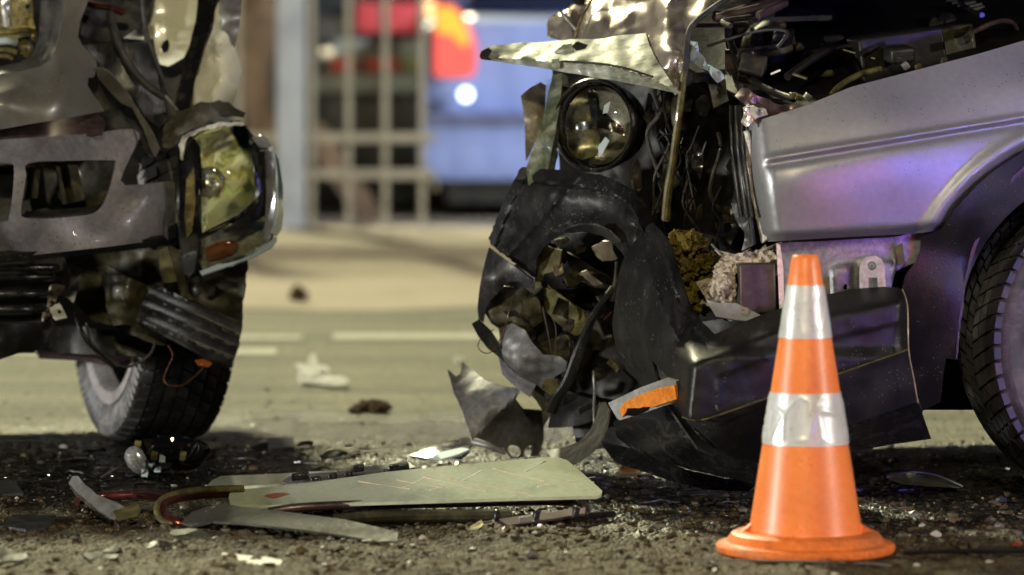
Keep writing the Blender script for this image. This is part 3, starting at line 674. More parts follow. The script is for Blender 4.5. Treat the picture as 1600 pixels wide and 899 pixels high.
# engine parts seen in the grille opening
ge = S('grille_bracket', [(-30, -30), (50, -30), (52, 30), (56, 46), (46, 56), (20, 62), (-30, 62)], [(-30, -30, 7.95), (50, -30, 7.93), (50, 50, 7.92), (-30, 60, 7.93)], 'gold_metal', lv, .004, 8, holes=[[(40, 8), (44, 6), (47, 10), (44, 14), (40, 13)]], crumple=.004)
tube('pipe', [(-30, 52, 7.90), (18, 50, 7.89), (42, 47, 7.89), (54, 52, 7.9), (50, 64, 7.9)], .006, 'gold_metal', lv)
tube('pipe', [(8, -30, 7.90), (9, 10, 7.89), (12, 40, 7.90)], .010, 'chrome', lv)
tube('pipe', [(-30, 68, 7.88), (10, 64, 7.87), (25, 67, 7.88)], .008, 'blue_chrome', lv)
tube('pipe', [(-30, 80, 7.89), (10, 78, 7.88), (27, 82, 7.88)], .006, 'gold_metal', lv)
tube('pipe', [(-30, 90, 7.89), (10, 88, 7.88), (20, 92, 7.88)], .005, 'gold_metal', lv)
rock('pulley', at(40, 76, 7.92), .016, 'gold_metal', lv, 1.2, 3, 2, .15)
# torn strip of the wing
S('torn_strip', [(150, 106), (168, 111), (190, 134), (204, 150), (208, 162), (226, 186), (240, 212), (249, 232), (241, 246), (232, 228), (224, 200), (206, 168), (190, 162), (176, 148), (160, 130), (153, 120)],
  [(150, 108, 7.79), (170, 115, 7.78), (205, 152, 7.80), (207, 165, 7.79), (235, 205, 7.77), (245, 238, 7.75), (180, 150, 7.81)], 'paint_left', lv, .004, 6, crumple=.006, cscale=20)
S('torn_tab', [(150, 106), (153, 120), (163, 150), (176, 170), (162, 172), (152, 158), (144, 146), (138, 134), (139, 122), (147, 119)], [(150, 108, 7.83), (140, 130, 7.84), (170, 170, 7.86)], 'dark_metal', lv, .003, 6, crumple=.006, cscale=30)
S('dark_bracket', [(185, 172), (208, 160), (216, 172), (236, 200), (246, 236), (238, 250), (219, 228), (210, 200), (196, 186)], [(185, 172, 7.87), (240, 240, 7.83), (215, 180, 7.86)], 'black_plastic', lv, .004, 7, crumple=.01)
S('seam_shadow_panel', [(-260, 235), (0, 198), (150, 176), (166, 190), (160, 210), (0, 222), (-260, 260)], [(-260, 240, 7.66), (0, 205, 7.66), (160, 185, 7.74), (80, 215, 7.66)], 'mauve_metal', lv, .003, 10, crumple=.004)
# bumper with lamp openings
S('bumper', [(-260, 262), (-120, 236), (0, 219), (60, 214), (130, 210), (188, 203), (208, 202), (218, 208), (219, 216), (209, 236), (196, 262), (188, 282), (196, 290), (230, 287), (262, 283), (273, 286), (274, 300), (271, 330), (266, 345), (262, 358), (263, 374), (180, 385), (80, 396), (0, 404), (-260, 430)],
  [(-260, 262, 7.60), (0, 220, 7.60), (120, 211, 7.66), (215, 205, 7.80), (60, 236, 7.555), (0, 240, 7.545), (200, 240, 7.76), (0, 350, 7.54), (20, 360, 7.54), (100, 352, 7.58), (160, 330, 7.66), (185, 290, 7.71), (230, 310, 7.70), (272, 290, 7.80), (268, 350, 7.80), (160, 370, 7.62), (0, 402, 7.58), (-260, 430, 7.5), (-200, 330, 7.45), (250, 374, 7.76)],
  'paint_left_scuffed', lv, .005, 7, holes=[[(45, 255), (110, 251), (174, 251), (180, 256), (173, 288), (162, 316), (146, 333), (110, 339), (60, 342), (38, 341), (33, 332), (37, 300), (41, 275)], [(-90, 258), (-20, 253), (16, 253), (22, 262), (20, 300), (14, 340), (4, 348), (-90, 356)]], crumple=.004, cscale=10)
S('fog_recess', [(20, 240), (190, 240), (180, 350), (20, 356)], [(20, 240, 7.72), (190, 240, 7.86), (180, 350, 7.82), (20, 356, 7.68), (100, 300, 7.80)], 'olive_liner', lv, .004, 12, crumple=.01)
S('fog_recess', [(-100, 240), (26, 240), (24, 360), (-100, 366)], [(-100, 240, 7.72), (26, 240, 7.72), (24, 350, 7.68), (-100, 356, 7.68)], 'oily_black', lv, .004, 14, crumple=.01)
S('fog_shelf', [(36, 340), (90, 339), (145, 331), (164, 314), (150, 322), (90, 328), (40, 330)], [(36, 341, 7.60), (145, 332, 7.66), (90, 328, 7.70), (160, 316, 7.70), (40, 330, 7.68)], 'grey_plastic', lv, .003, 8)
for (a, sd_) in (([(87, 258), (104, 257), (117, 316), (99, 320)], 1), ([(106, 256), (121, 256), (133, 312), (118, 316)], 2), ([(40, 264), (54, 258), (49, 308), (34, 312)], 3), ([(56, 257), (70, 256), (58, 310), (50, 310)], 4)):
    S('louvre', a, [(a[0][0], a[0][1], 7.70), (a[1][0], a[1][1], 7.73), (a[2][0], a[2][1], 7.72), (a[3][0], a[3][1], 7.69)], 'olive_liner', lv, .003, 7, seed=sd_)
S('lower_lip', [(-260, 428), (0, 399), (80, 391), (180, 380), (258, 372), (265, 377), (262, 384), (180, 394), (80, 404), (0, 412), (-260, 444)], [(-260, 430, 7.50), (0, 400, 7.555), (120, 388, 7.60), (262, 374, 7.75), (0, 411, 7.565), (120, 398, 7.61)], 'black_plastic', lv, .012, 6)
for y0, xe in ((418, 88), (433, 82), (459, 78), (483, 70)):
    tube('grille_bar', [(-240, y0 + 6, 7.66), (0, y0 + 1, 7.66), (xe - 10, y0, 7.70), (xe, y0, 7.72)], .0075, 'gloss_black', lv, seg=12)
S('lower_grille_back', [(-260, 420), (100, 400), (92, 500), (60, 548), (-140, 560), (-260, 500)], [(-260, 420, 7.74), (100, 400, 7.80), (60, 560, 7.78), (-260, 600, 7.74)], 'oily_black', lv, .004, 16)
S('valance', [(-140, 510), (0, 506), (60, 506), (68, 509), (66, 522), (57, 545), (32, 551), (0, 562), (-140, 570)], [(-260, 512, 7.66), (0, 507, 7.68), (66, 510, 7.74), (0, 530, 7.655), (30, 550, 7.72), (-260, 600, 7.7)], 'black_plastic', lv, .006, 9)
S('corroded_bracket', [(80, 447), (92, 444), (102, 447), (98, 456), (90, 466), (84, 480), (75, 498), (66, 503), (70, 488), (76, 468)], [(80, 447, 7.76), (102, 447, 7.78), (70, 500, 7.77)], 'foam', lv, .006, 5, crumple=.006, cscale=40)
S('metal_tab', [(78, 481), (92, 474), (96, 478), (105, 496), (88, 500), (83, 495)], [(78, 481, 7.74), (95, 476, 7.75), (105, 496, 7.73)], 'bare_edge', lv, .003, 4, holes=[[(90, 484), (95, 484), (96, 489), (91, 490)]])
S('metal_tab', [(92, 462), (108, 450), (122, 432), (127, 428), (122, 452), (115, 473), (107, 466)], [(92, 462, 7.78), (127, 428, 7.80), (115, 473, 7.78)], 'steel', lv, .003, 5, crumple=.006, cscale=40)
# inner arch liners
S('inner_arch_liner', [(100, 395), (262, 385), (300, 395), (384, 405), (386, 425), (381, 470), (377, 510), (372, 545), (362, 575), (332, 568), (300, 553), (240, 538), (190, 520), (150, 500), (118, 470)],
  [(100, 395, 7.90), (262, 385, 7.86), (384, 408, 7.84), (372, 540, 7.86), (330, 565, 7.84), (200, 500, 7.88), (130, 480, 7.92), (200, 440, 7.93), (320, 450, 7.86)], 'olive_liner', lv, .004, 8, crumple=.03, cscale=11, ragged=1.5)
S('hanging_flap', [(162, 432), (172, 416), (196, 430), (226, 446), (240, 476), (222, 512), (196, 506), (178, 508), (166, 480)], [(162, 432, 7.85), (196, 425, 7.80), (230, 460, 7.84), (180, 505, 7.84), (200, 470, 7.79)], 'olive_liner', lv, .003, 7, crumple=.02, cscale=16)
S('hanging_flap', [(250, 392), (262, 386), (270, 410), (276, 440), (256, 442), (250, 420)], [(250, 392, 7.81), (270, 400, 7.80), (260, 440, 7.81)], 'olive_metal', lv, .003, 6, crumple=.008)
def ridges(x, y):
    t = (y - 445) - (x - 235) * .43
    return -.007 * max(0, math.cos(2 * math.pi * t / 21)) ** 2
S('ribbed_shield', [(236, 446), (260, 452), (320, 482), (378, 508), (374, 528), (366, 560), (360, 574), (318, 558), (262, 528), (212, 502), (216, 488)], [(236, 446, 7.80), (378, 508, 7.76), (360, 572, 7.78), (214, 498, 7.82), (300, 510, 7.77)], 'black_plastic', lv, .005, 4, fn=ridges, sharp=60)
S('axle_shroud', [(60, 512), (120, 510), (200, 518), (260, 530), (300, 552), (260, 560), (200, 556), (120, 553), (55, 548)], [(60, 512, 8.0), (200, 520, 7.96), (300, 552, 7.92), (120, 552, 8.0), (180, 535, 7.93)], 'black_plastic', lv, .006, 9, crumple=.01)
S('swing_arm', [(50, 536), (120, 546), (200, 548), (205, 562), (180, 566), (120, 556), (60, 553)], [(50, 545, 8.05), (200, 560, 8.0), (120, 555, 8.02)], 'mauve_metal', lv, .012, 9)
tube('cable', [(118, 490, 7.78), (126, 515, 7.76), (140, 538, 7.75), (162, 560, 7.75), (178, 574, 7.76)], .0045, 'gloss_black', lv)
tube('cable', [(135, 505, 7.77), (140, 530, 7.755), (150, 545, 7.75), (190, 572, 7.76), (215, 568, 7.77), (236, 552, 7.78), (242, 535, 7.79)], .0028, 'rubber', lv)
tube('copper_wire', [(263, 540, 7.76), (270, 556, 7.75), (262, 575, 7.745), (256, 592, 7.74), (264, 602, 7.735), (285, 602, 7.735), (305, 588, 7.74), (317, 575, 7.745), (316, 570, 7.75)], .0014, 'cable_copper', lv, seg=6)
S('marker_lens', [(305, 563), (318, 561), (332, 568), (326, 573), (310, 570)], [(305, 563, 7.765), (330, 568, 7.765), (318, 572, 7.76)], 'dark_amber', lv, .005, 5)
# bay behind the wing: dark box, cream inner panel, strut, hoses
S('air_box', [(128, 72), (160, 68), (205, 66), (240, 60), (244, 90), (248, 130), (262, 188), (250, 200), (226, 182), (204, 148), (170, 112)], [(128, 72, 7.95), (240, 62, 7.95), (200, 70, 7.90), (255, 190, 7.90), (200, 140, 7.88)], 'grey_plastic', lv, .005, 8, crumple=.008)
S('inner_wing', [(190, -40), (322, -40), (310, 20), (300, 60), (286, 90), (262, 104), (250, 100), (240, 62), (190, 60)], [(190, -40, 8.10), (320, -40, 8.06), (290, 90, 8.04), (190, 60, 8.08)], 'cream_paint', lv, .003, 9, holes=[[(256, 66), (262, 62), (265, 70), (262, 80), (256, 82), (253, 74)]], crumple=.012)
S('bonnet_corner', [(128, -30), (240, -30), (238, 0), (232, 20), (215, 42), (190, 62), (170, 66), (135, 62), (126, 55)], [(128, -30, 8.0), (240, -30, 8.03), (180, 60, 8.0), (128, 50, 7.98)], 'oily_black', lv, .004, 10, crumple=.01)
tube('red_hose', [(136, 5, 7.93), (150, 9, 7.92), (172, 12, 7.92), (192, 20, 7.94)], .0075, 'maroon_metal', lv)
S('strut', [(312, -40), (348, -40), (340, 0), (331, 35), (316, 84), (305, 122), (297, 166), (272, 168), (280, 130), (290, 95), (306, 30)], [(312, -30, 8.0), (345, -30, 7.99), (275, 165, 7.92), (298, 160, 7.91), (300, 90, 7.95)], 'gloss_black', lv, .02, 7, crumple=.006, cscale=20)
tube('hose', [(172, 20, 7.90), (176, 42, 7.88), (184, 68, 7.86), (204, 105, 7.85), (231, 135, 7.84), (258, 152, 7.83)], .0085, 'rubber', lv, seg=14)
tube('hose_end', [(258, 150, 7.83), (268, 162, 7.83), (277, 174, 7.82)], .004, 'steel', lv)
tube('thin_hose', [(222, -20, 7.88), (225, 27, 7.86), (230, 54, 7.85), (240, 87, 7.845), (255, 126, 7.84), (267, 154, 7.835)], .0045, 'rubber', lv)
tube('thin_hose_sleeve', [(226, 44, 7.855), (229, 56, 7.85), (232, 66, 7.85)], .0068, 'rubber', lv)
S('white_wing', [(348, -40), (376, -40), (375, 0), (374, 36), (370, 60), (368, 78), (373, 96), (378, 111), (373, 130), (362, 172), (330, 170), (294, 172), (298, 150), (303, 126), (318, 90), (331, 48), (341, 0)],
  [(350, -30, 8.0), (376, -30, 8.04), (374, 36, 8.0), (335, 40, 7.95), (345, 60, 7.90), (368, 78, 7.97), (378, 111, 7.99), (350, 120, 7.90), (316, 96, 7.95), (300, 160, 7.93), (330, 165, 7.905), (362, 168, 7.96)], 'cream_paint', lv, .003, 6, crumple=.010, cscale=18, sharp=22)
S('wing_fold', [(345, -30), (377, -30), (376, 10), (374, 40), (368, 76), (356, 60), (346, 44), (342, 20)], [(345, -30, 7.97), (376, -20, 8.0), (358, 30, 7.92), (368, 74, 7.94), (345, 40, 7.93)], 'steel', lv, .003, 6, crumple=.01, cscale=30)
# rubber flap on the headlamp
S('rubber_flap', [(252, 206), (258, 194), (285, 174), (300, 166), (314, 160), (330, 162), (342, 158), (356, 160), (366, 168), (382, 178), (380, 184), (362, 180), (346, 180), (334, 184), (318, 196), (300, 202), (288, 207), (272, 222), (262, 232), (254, 230)],
  [(252, 210, 7.80), (285, 176, 7.80), (340, 160, 7.83), (380, 180, 7.86), (318, 194, 7.765), (270, 222, 7.755), (300, 185, 7.77)], 'rubber_flap', lv, .004, 6, crumple=.014, cscale=22, ragged=1.2)
# headlamp
hl = S('headlamp', [(280, 226), (284, 214), (310, 202), (345, 194), (378, 192), (388, 205), (404, 225), (424, 240), (436, 300), (434, 345), (424, 378), (392, 396), (350, 412), (316, 424), (302, 432), (290, 428), (283, 400), (280, 330)],
  [(280, 226, 7.86), (345, 194, 7.90), (388, 205, 7.93), (434, 300, 7.98), (424, 378, 7.95), (350, 412, 7.88), (290, 428, 7.84), (340, 300, 8.03)], 'gloss_black', lv, .006, 10)
def facets(x, y):
    a_ = math.atan2(y - 288, x - 330) % (2 * math.pi); t = (a_ / (2 * math.pi / 18)) % 2; r_ = math.hypot(x - 330, y - 288)
    return (.016 if t > 1 else -.016) * ((t % 1) if int(t) == 0 else 1 - (t % 1)) * min(1, r_ / 40) * 1.0 + .012 * (1 - abs((t % 2) - 1)) * min(1, r_ / 30)
S('reflector_bowl', [(288, 226), (312, 208), (346, 199), (376, 197), (384, 210), (392, 245), (399, 280), (396, 312), (370, 336), (338, 352), (316, 362), (312, 300), (306, 250)],
  [(288, 226, 7.84), (346, 199, 7.85), (376, 198, 7.87), (399, 285, 7.86), (340, 350, 7.82), (314, 360, 7.80), (350, 270, 7.875), (330, 290, 7.87)], 'reflector', hl, .003, 9, facet=False, sharp=12, fn=facets,
  lines=[[(330 + 9 * math.cos(a_), 288 + 9 * math.sin(a_)), (330 + 140 * math.cos(a_), 288 + 140 * math.sin(a_))] for a_ in np.linspace(0, 2 * math.pi, 19)[:-1]])
S('reflector_wall', [(362, 204), (378, 199), (388, 228), (396, 262), (399, 296), (392, 280), (380, 250), (370, 226)], [(362, 206, 7.885), (378, 200, 7.83), (399, 296, 7.82), (372, 232, 7.89)], 'reflector', hl, .003, 8, crumple=.006, facet=True)
S('reflector_shelf', [(320, 305), (352, 296), (388, 288), (398, 298), (394, 314), (368, 336), (338, 350), (326, 356)], [(320, 305, 7.90), (388, 289, 7.89), (394, 312, 7.80), (330, 354, 7.77)], 'reflector', hl, .003, 9, crumple=.004, facet=True)
S('reflector_top', [(292, 222), (312, 210), (346, 201), (366, 200), (352, 224), (326, 240), (306, 252)], [(292, 222, 7.80), (350, 201, 7.81), (350, 224, 7.90), (306, 250, 7.87)], 'reflector', hl, .003, 9, crumple=.012, cscale=30, facet=True)
lathe('bulb', [(0, .016), (.012, .016), (.014, .011), (.030, .010), (.036, .006), (.037, 0)], at(330, 290, 7.865), (.35, -1, 0.1), 'chrome', hl, 20)
lathe('bulb_ring', [(0, .030), (.006, .031), (.008, .026), (.006, .022)], at(327, 284, 7.86), (.35, -1, 0.1), 'steel', hl, 28)
S('clear_cover', [(286, 216), (312, 203), (346, 195), (378, 193), (390, 212), (404, 250), (408, 300), (400, 322), (372, 342), (340, 356), (316, 366)],
  [(286, 216, 7.78), (346, 195, 7.775), (378, 194, 7.81), (408, 300, 7.80), (340, 355, 7.75), (316, 365, 7.745), (350, 270, 7.74)], 'clear_lens', hl, .0025, 9)
S('broken_rim', [(284, 214), (300, 205), (320, 198), (346, 192), (380, 191), (382, 196), (346, 198), (316, 205), (296, 214), (288, 226), (286, 250), (282, 250), (280, 226)], [(284, 214, 7.765), (346, 193, 7.765), (380, 192, 7.80), (282, 248, 7.77)], 'white_tag', hl, .004, 5, ragged=1.2)
S('black_bezel', [(282, 240), (288, 222), (300, 216), (308, 228), (311, 260), (312, 330), (309, 390), (304, 424), (296, 433), (288, 428), (283, 400), (280, 330)], [(282, 240, 7.79), (300, 217, 7.775), (312, 330, 7.745), (304, 424, 7.75), (283, 400, 7.80), (296, 320, 7.75)], 'gloss_black', hl, .008, 7)
S('bezel_liner', [(291, 280), (303, 262), (305, 320), (300, 362), (292, 372), (288, 340)], [(291, 280, 7.735), (303, 265, 7.735), (298, 365, 7.74)], 'gold_metal', hl, .002, 6, crumple=.004)
S('dark_surround', [(384, 204), (398, 214), (412, 236), (418, 300), (414, 336), (404, 344), (376, 352), (350, 358), (372, 345), (400, 326), (408, 300), (404, 250), (392, 216)], [(384, 204, 7.83), (412, 236, 7.82), (415, 340, 7.81), (376, 370, 7.76), (404, 260, 7.80)], 'gloss_black', hl, .006, 8)
S('chrome_cap', [(394, 214), (412, 212), (420, 218), (424, 228), (414, 231), (404, 228)], [(394, 214, 7.80), (414, 213, 7.80), (420, 228, 7.79)], 'chrome', hl, .005, 5)
S('chrome_strip', [(404, 230), (424, 228), (428, 260), (429, 330), (425, 362), (418, 378), (408, 376), (414, 350), (416, 300), (413, 255)], [(404, 230, 7.81), (426, 240, 7.79), (429, 330, 7.79), (418, 378, 7.78), (414, 300, 7.805)], 'chrome', hl, .005, 6)
S('chrome_slot', [(404, 238), (413, 236), (415, 276), (411, 284), (405, 278)], [(404, 238, 7.795), (414, 236, 7.79), (411, 284, 7.79)], 'gloss_black', hl, .004, 5)
S('edge_lens', [(429, 236), (436, 250), (442, 290), (443, 335), (440, 358), (433, 369), (426, 364), (431, 352), (435, 320), (434, 280)], [(429, 236, 7.81), (442, 290, 7.83), (433, 368, 7.80), (434, 310, 7.79)], 'blue_chrome', hl, .005, 5)
lo_ = S('lower_lens_back', [(312, 374), (345, 357), (398, 342), (424, 340), (430, 366), (422, 380), (392, 396), (350, 411), (316, 424), (310, 405)], [(312, 384, 7.83), (400, 357, 7.85), (430, 366, 7.86), (350, 410, 7.80), (312, 422, 7.78)], 'dark_reflector', hl, .003, 8, crumple=.012, facet=True)
S('amber_bulb', [(320, 388), (338, 379), (362, 375), (372, 380), (362, 390), (338, 398), (324, 400)], [(320, 388, 7.80), (365, 377, 7.82), (330, 399, 7.78)], 'dark_amber', hl, .012, 5)
S('lower_lens', [(312, 372), (345, 355), (398, 340), (425, 338), (433, 366), (424, 380), (394, 397), (350, 413), (314, 426), (309, 405)], [(312, 382, 7.755), (400, 355, 7.785), (432, 366, 7.80), (350, 412, 7.75), (312, 424, 7.745), (360, 385, 7.735)], 'clear_lens', hl, .0025, 8)
S('lower_chrome_edge', [(312, 424), (350, 409), (394, 393), (424, 376), (432, 368), (433, 374), (424, 386), (394, 402), (350, 418), (316, 430)], [(312, 424, 7.74), (394, 394, 7.765), (432, 370, 7.79), (350, 416, 7.745)], 'blue_chrome', hl, .004, 6)
S('torn_shield', [(312, 424), (350, 416), (384, 404), (386, 420), (383, 432), (386, 446), (370, 440), (340, 436), (318, 440)], [(312, 424, 7.79), (384, 406, 7.80), (384, 445, 7.82), (330, 436, 7.80)], 'olive_liner', lv, .003, 6, crumple=.012, cscale=30, ragged=1.5)
# ------------------------------------------------------------------ RIGHT CAR
rc = empty('wrecked_car', (0.95, 7.2, 0.0), 'silver car at the right with its front torn off and black bumper hanging', 'car')
WB = R(15)
wheel(rc, (1.134, 7.13, 0.30), (math.sin(WB), -math.cos(WB), 0), 0.30, 0.222, 0.19, 'tyre_brown', 'tyre_black', 'rim_dark', 64, 6)
# front wing with its crease
def wing_fn(x, y):
    xl_ = np.interp(y, [190, 250, 320, 380], [1160, 1167, 1180, 1193]); d = x - xl_; o = 0
    if d < 38: o += .055 * ((38 - max(d, 0)) / 38) ** 2.2
    yc = 250 - (x - 1195) * .1634; dy = y - yc; fade = min(1, max(0, (x - 1190) / 22))
    o += fade * (-.0065 * math.exp(-((dy + 1) / 5.0) ** 2) + .0045 * math.exp(-((dy - 9) / 5.0) ** 2) - .004 / (1 + math.exp(-(dy - 14) / 4)))
    yb = np.interp(x, [1194, 1300, 1400, 1470], [376, 371, 366, 358])
    b = yb - y
    if b < 14 and x < 1480: o += .022 * ((14 - max(b, 0)) / 14) ** 1.6
    # flared lip round the arch
    r_ = math.hypot(x - 1757, (y - 532)) - 330
    if x < 1900 and r_ < 40: o += -.010 * math.exp(-((r_ - 22) / 12) ** 2) + .02 * math.exp(-(r_ / 9) ** 2) * (r_ < 30)
    return o
arch = [(1757 + 330 * math.cos(a), 532 + 330 * math.sin(a)) for a in np.linspace(R(-20), R(-149), 26)]
S('front_wing', [(1164, 204), (1172, 192), (1215, 179), (1262, 164), (1330, 136), (1450, 105), (1530, 84), (1605, 62), (1800, 20), (2100, -30), (2100, 400)] + arch + [(1462, 362), (1400, 367), (1300, 372), (1200, 378), (1193, 372), (1180, 320), (1167, 250), (1161, 215)],
  [(1165, 200, 6.93), (1260, 168, 6.93), (1240, 280, 6.885), (1240, 350, 6.895), (1400, 122, 6.965), (1400, 180, 6.925), (1400, 260, 6.905), (1400, 340, 6.915), (1600, 70, 7.02), (1600, 130, 6.975), (1600, 210, 6.955), (1480, 340, 6.93), (1800, 40, 7.08), (1800, 170, 7.0), (2100, 0, 7.15), (2100, 300, 7.09)], 'paint_right', rc, .0035, 6, fn=wing_fn, sharp=60,
  lines=[[(1176, 253 + d_), (1195, 250 + d_), (1700, 250 - 505 * .1634 + d_)] for d_ in (-12, -8, -5, -2, 1, 4, 7, 10, 13, 17, 22, 27)] + [[(1200, 376 - d_), (1300, 371 - d_), (1400, 366 - d_), (1460, 359 - d_)] for d_ in (3, 6, 9, 12, 16)] + [[(np.interp(y_, [190, 250, 320, 380], [1160, 1167, 1180, 1193]) + d_, y_) for y_ in range(206, 374, 12)] for d_ in (5, 10, 16, 23, 31, 40)])
S('wing_edge', [(1158, 206), (1166, 204), (1170, 214), (1174, 250), (1186, 318), (1198, 374), (1190, 380), (1184, 350), (1172, 300), (1163, 250)], [(1160, 206, 6.955), (1168, 210, 6.945), (1185, 320, 6.942), (1195, 376, 6.945), (1188, 370, 6.955), (1168, 270, 6.955)], 'bare_edge', rc, .004, 5, crumple=.004, cscale=40, ragged=.6)  # near-white strip paints the side-lit highlight down the wing's front edge
S('crumpled_corner', [(1150, 150), (1160, 138), (1172, 140), (1190, 152), (1220, 164), (1262, 166), (1216, 180), (1176, 192), (1164, 190), (1170, 172)], [(1150, 150, 6.98), (1172, 140, 6.97), (1262, 166, 6.94), (1170, 190, 6.93), (1195, 165, 6.96)], 'mauve_metal', rc, .003, 6, crumple=.014, cscale=30)
S('corner_bracket', [(1162, 170), (1178, 166), (1196, 172), (1200, 180), (1180, 186), (1166, 200), (1160, 190)], [(1162, 172, 6.925), (1198, 176, 6.925), (1164, 198, 6.925)], 'bare_edge', rc, .004, 5, crumple=.012, cscale=50)
lathe('bolt', [(0, .006), (.006, .006), (.007, .003), (.003, .0)], at(1186, 175, 6.915), (.1, -1, .2), 'steel', rc, 12)
for i, (dx, m) in enumerate(((0, 'black_plastic'), (9, 'grey_plastic'), (17, 'black_plastic'))):
    tube('edge_seal', [(1152 + dx * .9 - 8, 166, 7.0 - i * .012), (1144 + dx, 200, 6.985 - i * .012), (1146 + dx, 250, 6.97 - i * .012), (1152 + dx, 300, 6.965 - i * .012), (1158 + dx, 340, 6.96 - i * .012)], .006, m, rc, flat=.6)
tube('edge_seal', [(1158, 260, 6.955), (1166, 300, 6.95), (1173, 340, 6.95), (1178, 382, 6.95)], .0035, 'grey_plastic', rc)
S('torn_seal', [(1146, 300), (1158, 305), (1166, 320), (1172, 350), (1176, 384), (1160, 390), (1164, 362), (1150, 340), (1142, 322)], [(1146, 300, 6.98), (1166, 320, 6.96), (1168, 386, 6.97)], 'grey_plastic', rc, .004, 6, crumple=.015, cscale=30)
# panel under the wing
S('lower_panel', [(1212, 388), (1216, 380), (1300, 376), (1400, 370), (1444, 362), (1440, 392), (1430, 410), (1400, 424), (1392, 452), (1330, 470), (1270, 492), (1222, 520), (1218, 440)], [(1214, 384, 6.965), (1440, 364, 6.97), (1400, 440, 6.965), (1225, 515, 6.97), (1300, 430, 6.955)], 'galvanised', rc, .003, 6, holes=[[(1318, 447), (1322, 444), (1326, 448), (1323, 453), (1318, 452)]],
  fn=lambda x, y: -.010 * min(1, max(0, (y - 414 + (x - 1300) * .12) / 8)) * (min(1, max(0, (x - 1296) / 6)) * min(1, max(0, (1332 - x) / 6)) + min(1, max(0, (x - 1340) / 6)) * min(1, max(0, (1400 - x) / 6))), sharp=50)
S('panel_flange', [(1213, 380), (1219, 382), (1224, 420), (1226, 500), (1219, 508), (1216, 440)], [(1213, 380, 6.935), (1222, 440, 6.935), (1221, 505, 6.935)], 'bare_edge', rc, .003, 5)
S('gold_rib', [(1286, 436), (1296, 432), (1298, 470), (1288, 474)], [(1286, 436, 6.938), (1296, 433, 6.938), (1290, 472, 6.938)], 'olive_metal', rc, .004, 6)
S('gold_rib', [(1398, 386), (1410, 380), (1414, 410), (1404, 416)], [(1398, 386, 6.945), (1410, 381, 6.945), (1406, 414, 6.945)], 'olive_metal', rc, .004, 6)
S('mounting_clip', [(1345, 466), (1343, 424), (1345, 410), (1353, 402), (1368, 400), (1377, 405), (1382, 414), (1385, 458), (1373, 462), (1371, 434), (1357, 434), (1358, 466)], [(1345, 460, 6.925), (1380, 405, 6.925), (1384, 455, 6.925), (1345, 405, 6.925)], 'clip_plastic', rc, .008, 5, holes=[[(1356, 413), (1361, 409), (1367, 411), (1369, 418), (1364, 423), (1358, 421)]])
lathe('clip_screw', [(0, .006), (.004, .006), (.005, .003), (.002, 0)], at(1362, 416, 6.928), (0, -1, 0), 'steel', rc, 14)
# black arch trim and liner
inner = [(1757 + 262 * math.cos(a), 532 + 272 * math.sin(a)) for a in np.linspace(R(-20), R(-172), 30)]
outer = [(1757 + 334 * math.cos(a), 532 + 334 * math.sin(a)) for a in np.linspace(R(-149), R(-20), 26)]
S('arch_trim', outer + inner + [(1497, 540), (1494, 562), (1478, 560), (1474, 590), (1470, 628), (1442, 642), (1434, 622), (1424, 560), (1418, 470), (1410, 450), (1414, 430), (1430, 412), (1438, 392), (1440, 370), (1462, 364)],
  [(1450, 380, 6.935), (1425, 500, 6.95), (1440, 630, 6.99), (1495, 555, 6.955), (1480, 450, 6.935), (1510, 400, 6.95), (1500, 350, 6.92), (1560, 260, 6.93), (1600, 250, 6.945), (1757, 198, 6.97), (1757, 262, 7.0), (1990, 300, 7.06)], 'black_plastic', rc, .006, 8)
S('arch_edge', [(1605, 262), (1575, 292), (1546, 336), (1524, 390), (1508, 452), (1500, 520), (1496, 562), (1493, 562), (1496, 520), (1503, 452), (1519, 388), (1541, 333), (1571, 288), (1602, 258)], [(1600, 262, 6.942), (1520, 392, 6.942), (1497, 555, 6.947)], 'grey_plastic', rc, .005, 5)
S('arch_liner', [(1430, 240), (1640, 180), (2050, 300), (2050, 620), (1560, 640), (1440, 640), (1425, 450)], [(1430, 240, 7.15), (2050, 300, 7.4), (1440, 640, 7.2), (1700, 400, 7.42), (1500, 560, 7.3)], 'oily_black', rc, .006, 26)
# engine bay
S('far_wing', [(905, -60), (1600, -60), (1600, 330), (1000, 330), (905, 120)], [(905, -60, 8.45), (1600, -60, 8.70), (1600, 330, 8.70), (905, 120, 8.45)], 'oily_black', rc, .006, 40)  # dark sheet added on the far side to keep sun out of the bay
box('hidden_engine_block', (.78, 8.05, .44), (.80, .70, .56), 'oily_black', rc, (0, 0, .26), .02)  # hidden box added to block low sun under the front
hull('body_shell', rc, (1.38, 7.22, 0), (.966, .259, 0), [(0, -1.5, -.02, .22, .93), (.4, -1.52, .0, .22, .98), (1.1, -1.45, -.08, .22, 1.40), (2.4, -1.45, -.08, .22, 1.42), (3.0, -1.52, 0, .24, 1.0), (3.6, -1.5, -.02, .26, .92)], 'paint_right')
S('bay_floor', [(1060, 100), (1150, 150), (1260, 172), (1450, 120), (1650, 70), (2100, -40), (2100, -120), (1060, -120)], [(1060, 100, 7.55), (1260, 172, 7.15), (2100, -40, 7.3), (1060, -120, 8.1), (2100, -120, 8.1), (1500, 0, 7.8)], 'oily_black', rc, .006, 26, crumple=.03, cscale=8)
S('bay_wall', [(860, 100), (1180, 110), (1230, 380), (1220, 640), (940, 640), (880, 420)], [(860, 110, 7.78), (1180, 120, 7.42), (1220, 380, 7.30), (1220, 640, 7.34), (940, 640, 7.74), (1040, 380, 7.55)], 'oily_black', rc, .006, 16, crumple=.05, cscale=9)  # dark backing sheet paints the deep shade of the open bay
rock('reservoir', at(1200, 80, 7.45), .055, 'dark_metal', rc, 1.05, 4, 3, .12)
